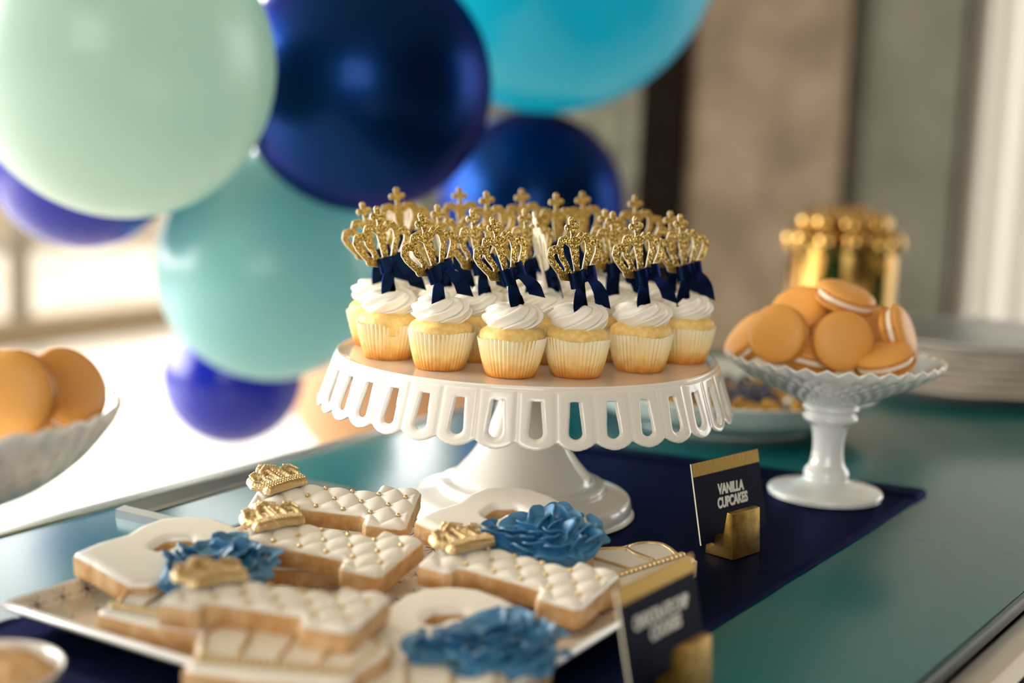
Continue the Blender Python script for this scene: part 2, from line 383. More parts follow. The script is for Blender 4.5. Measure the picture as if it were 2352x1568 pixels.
# glazed wall on the left: sill, mullions, panes
def window(name, horiz, lo, hi, fixed, z0, z1, step):
    e = bpy.data.objects.new(name, None); col.objects.link(e); e['kind'] = 'structure'
    def bb(nm, s0, s1, d0, d1, za, zb, m):
        return room_box(nm, *((s0, s1, d0, d1) if horiz else (d0, d1, s0, s1)), za, zb, m, e)
    bb('window_sill', lo, hi, fixed - .12, fixed + .02, 0 if z0 > 0 else -.01, max(z0, .02), 'sill')
    bb('window_rail', lo, hi, fixed - .06, fixed, z1 - .06, z1, 'frame_white')
    bb('window_rail', lo, hi, fixed - .05, fixed - .01, z0 + .30, z0 + .33, 'frame_white')
    k = lo
    while k < hi - .05:
        bb('window_mullion', k, k + .08, fixed - .06, fixed, z0, z1, 'frame_white')
        bb('window_pane', k + .08, min(k + step, hi), fixed - .034, fixed - .028, z0, z1, 'pane'); k += step
    return e
window('window_1', True, -3, 8.2, -5.2, .12, 3.4, 1.75)
window('window_2', False, -5.2, -3.0, 8.2, .12, 3.4, 1.1)
window('window_3', False, -1.16, 3.2, AWB + .15, .12, 3.4, 1.45)
w4 = bpy.data.objects.new('window_4', None); col.objects.link(w4); w4['kind'] = 'structure'
room_box('window_pane', -3.11, -3.10, .3, 3.1, .7, 2.9, 'pane', w4)
for b0_ in (.3, 1.0, 1.7, 2.4, 3.05): room_box('window_frame', -3.14, -3.08, b0_, b0_ + .05, .7, 2.9, 'frame_white', w4)
for z0_ in (.7, 2.85): room_box('window_frame', -3.14, -3.08, .35, 3.05, z0_, z0_ + .05, 'frame_white', w4)
# folded sheer sheet, added to tone the right window's white sky to cream
v = []; f = []; nb = 90
for i in range(nb + 1):
    b_ = -1.15 + 1.1 * i / nb
    off = .035 * math.sin(i * .9) + .015 * math.sin(i * .37)
    for j in range(9): v.append(tuple(AB(AWB + .06 + off * (1 - .2 * j / 8), b_, .05 + (3.3) * j / 8)))
for i in range(nb):
    for j in range(8): a_ = i * 9 + j; f.append((a_, a_ + 9, a_ + 10, a_ + 1))
cu = link('added_sheer_curtain', me_from('added_sheer_curtain', v, f, 'sheer'))
tag(cu, 'pale sheer curtain added to tone down the bright window at the right edge', 'curtain')
# terrace outside the glass
room_box('ground_outside', -8, 22, -20, -5.32, -.2, -.02, 'terrace')
room_box('ground_outside.001', 8.4, 22, -5.32, 9, -.2, -.02, 'terrace')
room_box('wall_outside', -6, 20, -9.2, -9.0, -.02, .62, 'sill')

# ------------------------------------------------------------------ table
tl0, tl1 = P(0, 1216), P(1067, 935); tr0, tr1 = P(2107, 1564), P(2352, 1355)
dl = (tl1 - tl0).normalized(); dr = (tr1 - tr0).normalized()
NL, FL = tl0 - dl * .75, tl0 + dl * 1.12
NR, FR = tr0 - dr * .45, tr0 + dr * 1.75
cf = (FL - FR)
def quad_xy(p): return (p.x, p.y)
tb = thing('dessert_table', 'long table with a teal glass top and steel edging holding the desserts', 'table')
bl = Vector((-dl.y, dl.x, 0)); br = Vector((dr.y, -dr.x, 0))   # outward
def slab(name, pts, z0, z1, m, parent, bev=.001):
    v, f = prism([(p.x, p.y) for p in pts], z0, z1)
    me = me_from(name, v, f, m)
    # keep faces outward whatever the order of pts
    bm = bmesh.new(); bm.from_mesh(me); bmesh.ops.recalc_face_normals(bm, faces=bm.faces); bm.to_mesh(me); bm.free()
    if bev: bevel_me(me, bev)
    return link(name, me, parent)
i_ = -bl * .012
slab('glass_top', [NL - bl * .014, NR, FR, FL - bl * .014], TZ - .008, TZ, 'table_glass', tb, .0008)
slab('steel_edge', [NL - bl * .014, NL, FL, FL - bl * .014], TZ - .012, TZ + .0012, 'steel', tb)
slab('glass_edge', [NR, NR + br * .004, FR + br * .004, FR], TZ - .010, TZ - .0005, 'table_edge', tb, .0005)
slab('steel_edge', [NR + br * .004, NR + br * .024, FR + br * .024, FR + br * .004], TZ - .03, TZ - .012, 'steel', tb)
slab('apron', [NL - bl * .02, NR + br * .02, FR + br * .02, FL - bl * .02], TZ - .14, TZ - .03, 'dark_wood', tb)
for p in (NL - bl * .05, NR - br * .04 , FR - br * .04, FL - bl * .05):
    v, f = boxv(p.x - .03, p.x + .03, p.y - .03, p.y + .03, 0, TZ - .14); link('leg', me_from('leg', v, f, 'dark_wood', smooth=False), tb)

# navy satin runner: a real cloth with soft wrinkles and thickness
rr0 = P(1640, 1446); rr1 = P(2130, 1138); rl1 = P(1290, 1022)
dR = (rr1 - rr0).normalized(); dL_ = P(1290, 1022) - P(0, 1440); dL_.normalize()
far_r, far_l = rr1, rl1
near_r = rr1 - dR * .95; near_l = rl1 - dL_ * .95
nu, nv = 110, 260; top = []; bot = []
t0_ = P(0, 1398, .016); ta_ = R(90 - 31.2)
for i in range(nv + 1):
    t = i / nv
    for j in range(nu + 1):
        s = j / nu
        p = (near_l.lerp(near_r, s)).lerp(far_l.lerp(far_r, s), t)
        q = Vector((p.x * 5, p.y * 5, .3)); n1 = mnoise.noise(q)
        dn = t  # nearer the camera the cloth is more rumpled
        rum = max(0, .62 - t) / .62
        h = .0036 + .0004 * n1
        tx_ = (p.x - t0_.x) * math.cos(ta_) + (p.y - t0_.y) * math.sin(ta_); ty_ = -(p.x - t0_.x) * math.sin(ta_) + (p.y - t0_.y) * math.cos(ta_)
        od = max(-tx_, tx_ - .262, ty_, -.288 - ty_)               # distance outside the tray
        if tx_ < 0.02 and od > .004:
            w_ = min(1, (od - .004) / .02)
            h += w_ * .012 * (.55 + .45 * math.sin(p.x * 95 + p.y * 38 + 3 * mnoise.noise(q * 2))) * (.6 + .4 * mnoise.noise(q * 4))
        if 1 - t < .03: h += .002
        e_ = min(s, 1 - s) * .34; h *= min(1, .45 + e_ / .006)
        off = Vector((0.0015 * mnoise.noise(q * 3), .0015 * mnoise.noise(q * 3 + Vector((5, 0, 0))), 0))
        top.append((p.x + off.x, p.y + off.y, TZ + h)); bot.append((p.x + off.x, p.y + off.y, TZ + .0006))
v = top + bot; n0 = len(top); f = []
for i in range(nv):
    for j in range(nu):
        a_ = i * (nu + 1) + j; f.append((a_, a_ + 1, a_ + nu + 2, a_ + nu + 1)); f.append((a_ + n0, a_ + nu + 1 + n0, a_ + nu + 2 + n0, a_ + 1 + n0))
for i in range(nv):
    for j in (0, nu):
        a_ = i * (nu + 1) + j; f.append((a_, a_ + nu + 1, a_ + nu + 1 + n0, a_ + n0))
for j in range(nu):
    for i in (0, nv):
        a_ = i * (nu + 1) + j; f.append((a_, a_ + 1, a_ + 1 + n0, a_ + n0))
ru = link('table_runner', me_from('table_runner', v, f, 'runner', angle=60))
tag(ru, 'dark navy satin runner laid lengthwise over the teal glass table', 'runner')
RZ = TZ + .004     # level of the cloth

# silver framed mirror lying on the glass
fr0 = P(265, 1188); d1 = (P(640, 1080) - fr0).normalized(); d2 = Vector((d1.y, -d1.x, 0))
fw, fl_ = .105, .150
mf = thing('mirror_frame', 'small silver framed mirror lying flat on the teal glass behind the cookies', 'mirror', (fr0.x, fr0.y, TZ),
           (0, 0, math.atan2(d1.y, d1.x)))
def frame_bar(x0, y0, x1, y1, w=.016):
    pass
for (p0, p1, inn) in (((0, 0), (fl_, 0), (0, -1)), ((fl_, 0), (fl_, -fw), (-1, 0)), ((fl_, -fw), (0, -fw), (0, 1)), ((0, -fw), (0, 0), (1, 0))):
    a0 = Vector((p0[0], p0[1], 0)); a1 = Vector((p1[0], p1[1], 0)); n_ = Vector((inn[0], inn[1], 0)); t_ = (a1 - a0).normalized(); w = .017
    prof = [(0, 0), (0, .006), (.004, .009), (w - .002, .005), (w, .003), (w, 0)]
    v = [tuple(a0 + n_ * o_ + t_ * o_ + Vector((0, 0, z))) for o_, z in prof] + [tuple(a1 + n_ * o_ - t_ * o_ + Vector((0, 0, z))) for o_, z in prof]
    k = len(prof); f = [(i, (i + 1) % k, k + (i + 1) % k, k + i) for i in range(k)] + [tuple(range(k)), tuple(reversed(range(k, 2 * k)))]
    me = me_from('frame_bar', v, f, 'silver', smooth=False)
    bm = bmesh.new(); bm.from_mesh(me); bmesh.ops.recalc_face_normals(bm, faces=bm.faces); bm.to_mesh(me); bm.free()
    link('frame_bar', me, mf)
v, f = boxv(.0165, fl_ - .0165, -fw + .0165, -.0165, .0, .0022); link('inner_border', me_from('inner_border', v, f, 'black_line', smooth=False), mf)
v, f = boxv(.0205, fl_ - .0205, -fw + .0205, -.0205, .0022, .0028); link('mirror_glass', me_from('mirror_glass', v, f, 'mirror_teal', smooth=False), mf)

# ------------------------------------------------------------------ cake stand
SC = P(1196, 1182); HS = .1215        # centre of the stand, height of its plate above the table
cs = thing('cake_stand', 'white porcelain pedestal cake stand with pierced scalloped skirt, full of cupcakes', 'cake stand', (SC.x, SC.y, RZ))
prof = [(.0, .0), (.078, .0), (.0815, .002), (.0825, .006), (.0815, .0115), (.079, .0138), (.072, .0155), (.0645, .0172), (.0628, .0176), (.0625, .0212), (.0608, .0228), (.058, .0233), (.054, .0238), (.0522, .0252), (.0505, .0285),
        (.046, .0335), (.038, .0435), (.0305, .056), (.0250, .068), (.0212, .080), (.0195, .092), (.0198, .102), (.022, .110), (.027, .1145), (.030, .1165)]
v, f = lathe(smoothprof(prof, 4), 96); link('pedestal', me_from('pedestal', v, f, 'porcelain', angle=60), cs)
hp = HS - .004
prof = [(.0, hp - .005), (.13, hp - .005), (.1375, hp - .004), (.1402, hp - .001), (.1404, hp + .001), (.1392, hp + .0022), (.1375, hp + .0018), (.135, hp + .0004), (.132, hp), (.06, hp), (.0, hp)]
v, f = lathe([(max(r_, 1e-5), z_) for r_, z_ in prof], 160); link('plate', me_from('plate', v, f, 'porcelain', angle=70), cs)
NLOBE = 36; RM = .1465; PW = 2 * math.pi * RM / NLOBE
def skirt_sd(X, Y):
    x_ = (X + PW / 2) % PW - PW / 2
    yb = .0352 + .0052 * (1 - (2 * x_ / PW) ** 2)
    d1_ = (yb - Y) * .86
    t_ = np.clip((Y - .0108) / (.0285 - .0108), 0, 1); rad_ = .0031 + .0014 * t_
    d2_ = np.sqrt(x_ ** 2 + (Y - (.0108 + t_ * .0177)) ** 2) - rad_
    sq = np.maximum(np.abs(x_) - .0030, np.abs(Y - .0125) - .0050)    # squarer upper end
    d2_ = np.minimum(d2_, sq)
    return np.minimum(np.minimum(d1_, d2_), .5)
def skirt_t(d, x, y):
    x_ = (x + PW / 2) % PW - PW / 2
    return rnd(d, .0022, .0021) * (1 - .38 * np.exp(-((np.abs(x_) - PW / 2) / .0013) ** 2)) + .0003
V, F, idx = sdf_plate(skirt_sd, (0, PW * NLOBE, 0, .0412), PW / 20, skirt_t, lambda d, x, y: -skirt_t(d, x, y) * .8)
TH = V[:, 0] / RM - math.pi / 2 + .04; s_ = V[:, 1]
rad0 = .1392 + .30 * s_ + 0.3 * s_ ** 2
rad_ = rad0 + V[:, 2] * .95; zz = hp - .0005 - s_ * .90 - V[:, 2] * .3
VV = np.stack([rad_ * np.cos(TH), rad_ * np.sin(TH), zz], -1)
F = [tuple(reversed(q)) for q in F]
me = me_from('skirt', VV, F, 'porcelain', angle=75)
bm = bmesh.new(); bm.from_mesh(me); bmesh.ops.remove_doubles(bm, verts=bm.verts, dist=.00002); bmesh.ops.recalc_face_normals(bm, faces=bm.faces); bm.to_mesh(me); bm.free()
link('skirt', me, cs)
PZ = RZ + hp       # plate surface

# ------------------------------------------------------------------ cupcakes
def wrapper_me(seed, dent=None):
    r_ = random.Random(seed); seg = 46 * 6; nz_ = 9; v = []; f = []
    ph = r_.random() * 6; h = .0262
    for i in range(nz_ + 1):
        t = i / nz_; z = h * t
        R0 = .0168 + (.0228 - .0168) * t + .0006 * math.sin(math.pi * t) - (.0007 if i == 0 else 0)
        for k in range(seg):
            a = 2 * math.pi * k / seg
            pl = abs(((k / 6 + .5) % 1) * 2 - 1) - .5
            am = .0004 + .0011 * t
            wob = .0005 * t * math.sin(3 * a + ph) + .0004 * t * math.sin(5 * a + ph * 2)
            rr = R0 + am * pl + wob
            zz = z + (t > .99) * (.0006 * math.sin(4 * a + ph) + .0007 * pl)
            if dent is not None:
                da = (a - dent + math.pi) % (2 * math.pi) - math.pi; g = math.exp(-(da / .30) ** 2)
                rr -= .0021 * g * (.4 + .6 * t) * (1 if da > -.12 else .2); zz -= .0030 * g * t ** 3
            v.append((rr * math.cos(a), rr * math.sin(a), zz))
    for i in range(nz_):
        for k in range(seg):
            a = i * seg + k; b = i * seg + (k + 1) % seg; f.append((a, b, b + seg, a + seg))
    f.append(tuple(reversed(range(seg))))
    return me_from('wrapper', v, f, 'wrapper', angle=50)
def cake_me(seed):
    off = Vector((seed * 3.1, 0, 0))
    prof = smoothprof([(.0205, .018), (.0218, .0235), (.0222, .0268), (.0208, .0305), (.0165, .0332), (.009, .0345), (.0, .035)], 4)
    def fn(r, z, t, i):
        n_ = mnoise.noise(Vector((math.cos(t) * 1.5, math.sin(t) * 1.5, z * 60)) + off)
        return r * (1 + .025 * n_), z + .0009 * n_
    v, f = lathe(prof, 48, fn); return me_from('cake', v, f, 'cake')
def frosting_me(seed):
    r_ = random.Random(seed); n = r_.choice([7, 7, 8]); tw = r_.uniform(1.9, 2.6); ph = r_.random() * 6
    seg = n * 26; rows = 44; v = []; f = []
    off = Vector((seed * 7.3, 1, 2))
    for i in range(rows + 1):
        t = i / rows
        # cross-section: underside, bulging belly, shoulder, and a little peak
        ang = -1.05 + t * 2.55
        R0 = .0168 * max(0, math.cos(ang)) ** .62 + .0030
        z0 = .0375 + .0088 * math.sin(ang) + .0042 * max(0, t - .55) ** 1.0
        if t > .9: R0 *= (1 - (t - .9) * 9.9)
        for k in range(seg):
            a = 2 * math.pi * k / seg
            q = n * (a / (2 * math.pi)) + tw * (1 - t) ** 1.1 * 1.1 + ph
            u = q % 1.0
            rid = math.sin(math.pi * u) ** .55 if u > 0 else 0           # rounded rope with a sharp valley
            rid = rid * (0.72 + .28 * math.sin(2 * math.pi * (u + .12)))
            amp = .0078 * (math.sin(math.pi * min(1, max(0, t * .93 + .04))) ** .7)
            n_ = mnoise.noise(Vector((math.cos(a) * 2, math.sin(a) * 2, t * 2)) + off)
            rr = max(.00005, (R0 + amp * (rid - .35)) * (1 + .06 * n_))
            zz = z0 + .0034 * (rid - .5) * math.sin(math.pi * t) + .0012 * n_
            v.append((rr * math.cos(a + .25 * t), rr * math.sin(a + .25 * t), zz))
    for i in range(rows):
        for k in range(seg):
            a = i * seg + k; b = i * seg + (k + 1) % seg; f.append((a, b, b + seg, a + seg))
    f.append(tuple(reversed(range(seg))))
    # folded ribbons of icing where the nozzle lifted off
    for k in range(4):
        a0 = r_.random() * 6.28; pts = []
        for j in range(7):
            u = j / 6; rr = .0055 * (1 - u * .6); aa = a0 + u * 2.4; pts.append((rr * math.cos(aa), rr * math.sin(aa), .0478 + .0016 * u + .0012 * math.sin(u * 3.1)))
        tv, tf = tube(pts, .0016, 8, lambda s: .0018 * math.sin(math.pi * min(.95, max(.08, s))) ** .5)
        v, f = join((v, f), (tv, tf))
    return me_from('frosting', v, f, 'frosting', angle=70)
WR = [wrapper_me(i) for i in range(3)]; CK = [cake_me(i) for i in range(3)]; FR_ = [frosting_me(i) for i in range(5)]
FTOP = .0480
pc = Vector((SC.x, SC.y, 0))
def on_ring(deg, r): return pc + Vector((r * math.sin(R(deg)), -r * math.cos(R(deg)), 0))
spots = []
for (x, y) in [(830, 790), (892, 821), (1010, 845), (1172, 862), (1323, 862), (1468, 850), (1584, 831)]:
    q = P(x, y - 1, PZ - TZ); v2 = Vector((q.x - pc.x, q.y - pc.y, 0))
    if v2.length > .1145: v2 *= .1145 / v2.length
    spots.append(pc + v2)
for (x, y) in [(1098, 825), (1252, 830), (1402, 824)]:
    q = P(x, y, PZ - TZ); spots.append(Vector((q.x, q.y, 0)))
for dg, r_ in [(107, .114), (131, .112), (156, .112), (-178, .112), (-152, .112), (-120, .112), (-101, .063), (-150, .060), (160, .062), (114, .066), (165, .004)]:
    spots.append(on_ring(dg, r_))
CL = ['white frosted cupcake at the far left rim of the stand, half hidden',
      'second white frosted cupcake from the left rim, with a crumpled dented wrapper',
      'white frosted cupcake third from the left rim, at the front left of the stand',
      'white frosted cupcake at the very front of the stand, left of centre',
      'white frosted cupcake at the very front of the stand, right of centre',
      'white frosted cupcake second from the right rim of the stand',
      'white frosted cupcake at the right rim of the stand in the front row',
      'cupcake in the second row peeping between the third and fourth front cupcakes',
      'cupcake in the second row peeping between the two front centre cupcakes',
      'cupcake in the second row behind the second cupcake from the right',
      'cupcake at the right rim directly behind the last front row cupcake',
      'cupcake in the back row at the right end of the stand',
      'cupcake in the back row, second from the right end',
      'cupcake in the back row at the middle of the stand',
      'cupcake in the back row, left of the middle',
      'cupcake in the back row at the left end, behind the rim cupcake',
      'cupcake in the middle rows behind the second and third front cupcakes',
      'cupcake in the middle rows just in front of the back row, left side',
      'cupcake in the middle rows just in front of the back row, right side',
      'cupcake in the middle rows behind the two right hand front cupcakes',
      'cupcake at the very centre of the cake stand']
tops = []
for i, (s, lb) in enumerate(zip(spots, CL)):
    sc_ = 1.0 + (.02 if i in (3, 4) else 0) - (.0 if i < 7 else .0)
    o = thing('vanilla_cupcake', lb, 'cupcake', (s.x, s.y, PZ + .0002), (0, 0, (i * 1.7) % 6.28), 'vanilla cupcakes on the cake stand')
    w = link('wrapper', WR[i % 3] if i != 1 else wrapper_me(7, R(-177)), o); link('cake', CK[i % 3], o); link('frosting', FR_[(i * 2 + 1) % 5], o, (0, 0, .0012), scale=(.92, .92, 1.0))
    if i == 1: w['label'] = 'crumpled wrapper with a dent'
    tops.append(Vector((s.x, s.y, PZ + FTOP)))

# ------------------------------------------------------------------ crown toppers
mmx = .001
def cr(pts): return [(x * mmx, y * mmx) for x, y in pts]
def arc_pts(cx, cy, rx, ry, a0, a1, n=10): return [(cx + rx * math.cos(R(a0 + (a1 - a0) * i / n)), cy + ry * math.sin(R(a0 + (a1 - a0) * i / n))) for i in range(n + 1)]
base_band = sd_stroke(cr([(-13.5, 4.0), (-7, 2.6), (0, 2.1), (7, 2.6), (13.5, 4.0)]), .0032)
parts = [base_band]
for s in (-1, 1):
    parts.append(sd_stroke(cr([(s * 13, 4), (s * 17.2, 9.5), (s * 20.8, 14.5), (s * 22.0, 18.5), (s * 20.3, 21.8), (s * 16.8, 22.6), (s * 13.6, 21)]), [.0026, .0025, .0025, .0027, .0028, .0026, .0024]))
    parts.append(sd_stroke(cr([(s * 6.0, 3), (s * 8.8, 10), (s * 12.4, 17), (s * 13.0, 23), (s * 10.6, 27.2), (s * 6.8, 27.6), (s * 3, 24.5), (0, 22)]), [.0020, .0021, .0024, .0026, .0027, .0027, .0026, .0034]))
parts.append(sd_stroke(cr([(0, 3), (0, 12), (0, 20), (0, 26), (0, 30)]), [.0021, .0029, .0038, .0028, .0016]))
parts.append(sd_stroke(cr([(0, 29), (0, 33), (0, 35)]), [.0015, .0013, .0017])); parts.append(sd_stroke(cr([(0, 35), (0, 39.5)]), [.0013, .0025]))
for s in (-1, 1): parts.append(sd_stroke(cr([(0, 35), (s * 4.2, 35)]), [.0013, .0024]))
parts.append(sd_stroke(cr([(0, 35), (0, 31.5)]), [.0013, .0019]))
crown_sd = union(*parts)
V, F, idx = sdf_plate(crown_sd, (-.0255, .0255, -.0025, .043), .00062, lambda d, x, y: np.full(d.shape, .0005), lambda d, x, y: np.full(d.shape, -.0005))
# stand it up: crown x stays x, crown y becomes z, the glitter face looks to -y
V3 = np.stack([V[:, 0], -V[:, 2], V[:, 1]], -1)
CROWN = me_from('crown', V3, F, ['glitter', 'card_white'], idx, smooth=False)
STICK = me_from('stick', *tube([(0, 0, -.012), (0, 0, .008), (0, 0, .030)], .00115, 12), 'stick')
def ribbon(center, wid, thick=.0003):
    """centre line points + width directions -> thin closed strip"""
    v = []; f = []; n = len(center)
    for i, (c, w) in enumerate(zip(center, wid)):
        c = Vector(c); w = Vector(w)
        t = (Vector(center[min(i + 1, n - 1)]) - Vector(center[max(i - 1, 0)])).normalized(); nn = t.cross(w).normalized() * thick
        for q in (c - w + nn, c + w + nn, c + w - nn, c - w - nn): v.append(tuple(q))
    for i in range(n - 1):
        for k in range(4): a = i * 4 + k; b = i * 4 + (k + 1) % 4; f.append((a, b, b + 4, a + 4))
    f.append((3, 2, 1, 0)); f.append(tuple(4 * (n - 1) + k for k in range(4)))
    return v, f
def bow_mes(seed):
    r_ = random.Random(seed); out = {}
    vf = []
    for s in (-1, 1):
        c = []; w = []
        L_ = .0112 + r_.uniform(-.001, .001); tl = r_.uniform(-.15, .15)
        for i in range(19):
            a = math.pi * 2 * i / 18; x = s * (L_ * .5 * (1 - math.cos(a))); y = -.0034 * math.sin(a) - .001
            hw = .0030 + .0024 * min(1, abs(x) / .006); c.append((x, y, tl * x)); w.append((0, 0, hw))
        vf.append(ribbon(c, w))
    out['loops'] = me_from('bow_loops', *join(*vf), 'satin', angle=50)
    v, f = lathe(smoothprof([(.0018, -.0042), (.0026, -.0034), (.0030, 0), (.0026, .0034), (.0018, .0042)], 3), 16)
    out['knot'] = me_from('bow_knot', [(x, y * .8 - .002, z) for x, y, z in v], f, 'satin')
    out['tails'] = []
    for s in (-1, 1):
        c = []; w = []; ln = .021 + r_.uniform(-.003, .003); sp_ = r_.uniform(.3, .75)
        n_ = 12
        for i in range(n_ + 1):
            u = i / n_; c.append((s * (.001 + sp_ * ln * u + .002 * math.sin(u * 3)), -.0030 - .002 * math.sin(u * 2.5 + s), -.001 - ln * u * .92))
            w.append((.0022 + .0032 * min(1, u * 2.5), .001 * math.sin(u * 5), .0008 * s))
        v, f = ribbon(c, w)
        # slanted cut at the end
        for k in range(len(v) - 4, len(v)):
            x, y, z = v[k]; v[k] = (x, y, z - s * (x - c[-1][0]) * 1.3)
        out['tails'].append(me_from('ribbon_tail', v, f, 'satin', angle=50))
    return out
BOWS = [bow_mes(i) for i in range(4)]
def topper(base, lean, yaw, label, tilt=0, kb=0, sink=0.0, sc_=1.0):
    mat4 = Matrix.Translation(base) @ Matrix.Rotation(R(lean), 4, 'Y') @ Matrix.Rotation(R(tilt), 4, 'X') @ Matrix.Rotation(R(yaw), 4, 'Z') @ Matrix.Scale(sc_, 4)
    o = thing('crown_topper', label, 'cupcake topper', matrix=mat4, group='gold crown toppers on the cupcakes')
    link('stick', STICK, o, (0, 0, 0))
    link('crown', CROWN, o, (0, -.0017, .0185))
    bw = BOWS[kb % 4]
    b = link('bow', bw['loops'], o, (.0022, -.0040, .0200), (0, R(-6), 0)); link('bow_knot', bw['knot'], b)
    for t in bw['tails']: link('ribbon_tail', t, b)
    return o
# stick base is fixed by the cupcake; lean follows the photograph, yaw = how far the crown is turned
TL = [(0, -15, 42, 'gold crown topper on the far left rim cupcake, leaning left'),
      (1, -12, 40, 'gold crown topper on the crumpled wrapper cupcake at the left'),
      (2, -17, 42, 'gold crown topper on the front cupcake third from the left'),
      (3, -17, 44, 'gold crown topper on the front centre left cupcake, leaning left'),
      (4, -9, 40, 'gold crown topper on the front centre right cupcake'),
      (5, -9, 38, 'gold crown topper on the second front cupcake from the right'),
      (6, -8, 34, 'gold crown topper on the right rim front cupcake'),
      (7, -9, 46, 'gold crown topper in the second row, left of the front centre pair'),
      (8, -14, 101, 'crown topper turned edge on so its cream card back shows'),
      (9, -4, 30, 'sparkling gold crown topper in the second row at the right'),
      (10, -6, 30, 'gold crown topper on the right rim cupcake of the second row'),
      (11, -5, 25, 'gold crown topper at the right end of the back row'),
      (12, -6, 22, 'dark gold crown topper second from the right in the back row'),
      (13, -5, 24, 'gold crown topper at the middle of the back row'),
      (14, -6, 22, 'tall blurred gold crown topper in the back row, left of the middle'),
      (15, -8, 24, 'blurred gold crown topper at the left end of the back row'),
      (16, -9, 38, 'gold crown topper in the middle rows, on the left side'),
      (17, -6, 30, 'gold crown topper just before the back row, left side'),
      (18, -4, 28, 'gold crown topper just before the back row, right side'),
      (19, -7, 34, 'gold crown topper in the middle rows, on the right side'),
      (20, -8, 40, 'gold crown topper on the cupcake at the centre of the stand')]
for k, (i, lean, yaw, lb) in enumerate(TL):
    topper(tops[i] + Vector((0, 0, .009 if i in (11, 12, 13, 14, 15, 17, 18) else 0)), lean, yaw, lb, tilt=random.uniform(-4, 4), kb=i)

# ------------------------------------------------------------------ tray and cookies
t0 = P(0, 1398, .016); taz = R(90 - 31.2)
tr = thing('serving_tray', 'cream rectangular tray printed with small dark stars, under the iced cookies', 'tray', (t0.x, t0.y, RZ), (0, 0, taz))
TLn, TWd = .262, .288           # along the table / across
prof = [(0, .0140), (.0015, .0165), (.004, .0155), (.012, .0085), (.020, .0062), (.03, .0058)]
def tray_pts(ins, z): return [(ins, -ins, z), (TLn - ins, -ins, z), (TLn - ins, -TWd + ins, z), (ins, -TWd + ins, z)]
rings = [(.018, .0008)] + [(0.0, .0125)] + prof
v = []; 
for ins, z in rings: v += tray_pts(ins, z)
f = [(0, 1, 2, 3)]; k = len(rings)
for i in range(k - 1):
    for j in range(4): a = i * 4 + j; b = i * 4 + (j + 1) % 4; f.append((a, a + 4, b + 4, b))
f.append(tuple(reversed(range((k - 1) * 4, k * 4))))
me = me_from('tray_body', v, f, ['plate_white', 'tray'], [0] * (1 + 4 * 4) + [1] * (len(f) - 17), smooth=False)
bm = bmesh.new(); bm.from_mesh(me); bmesh.ops.recalc_face_normals(bm, faces=bm.faces); bm.to_mesh(me); bm.free()
link('tray_body', bevel_me(me, .0006, 2), tr)
TRZ = RZ + .006
def place(px_, py_, h, az, tx=0, ty=0):
    """a frame whose origin lies at height h over the table under that sight line"""
    p = P(px_, py_, h)
    return Matrix.Translation(p) @ Matrix.Rotation(R(az), 4, 'Z') @ Matrix.Rotation(R(tx), 4, 'X') @ Matrix.Rotation(R(ty), 4, 'Y')
TC = .0115    # cookie thickness; frame origin is the top face of the cookie
def biscuit(sd, bounds, cell=.0013, t=TC, name='cookie_base'):
    V, F, idx = sdf_plate(sd, bounds, cell, lambda d, x, y: -.0007 + rnd(d, .0012, .0007), lambda d, x, y: -t + .0008 - rnd(d, .0012, .0008))
    # rough, slightly bulged flank
    return me_from(name, V, F, 'cookie', angle=50)
def i_shape():
    a, b, s, w, r = .0535, .029, .024, .0175, .029
    return [(-a + .001, -b * .7), (-a + .003, -b), (-a + s - .003, -b), (-a + s, -b + .003), (-a + s, -w - .002), (-a + s + .003, -w), (a - r - .003, -w), (a - r, -w - .002), (a - r, -b + .003), (a - r + .003, -b), (a - .003, -b - .001), (a, -b + .003),
            (a, b - .003), (a - .003, b), (a - r + .003, b), (a - r, b - .003), (a - r, w + .002), (a - r - .003, w), (-a + s + .003, w), (-a + s, w + .002), (-a + s, b - .003), (-a + s - .003, b), (-a + .003, b), (-a, b - .003)]
def soften(sd, r): return lambda X, Y: sd(X, Y)
PEARL = None
v, f = lathe(smoothprof([(.0, -.0016), (.0011, -.0012), (.0016, 0), (.0011, .0012), (.0, .0016)], 2), 10); PEARL = me_from('pearl', v, f, 'gold_paint')
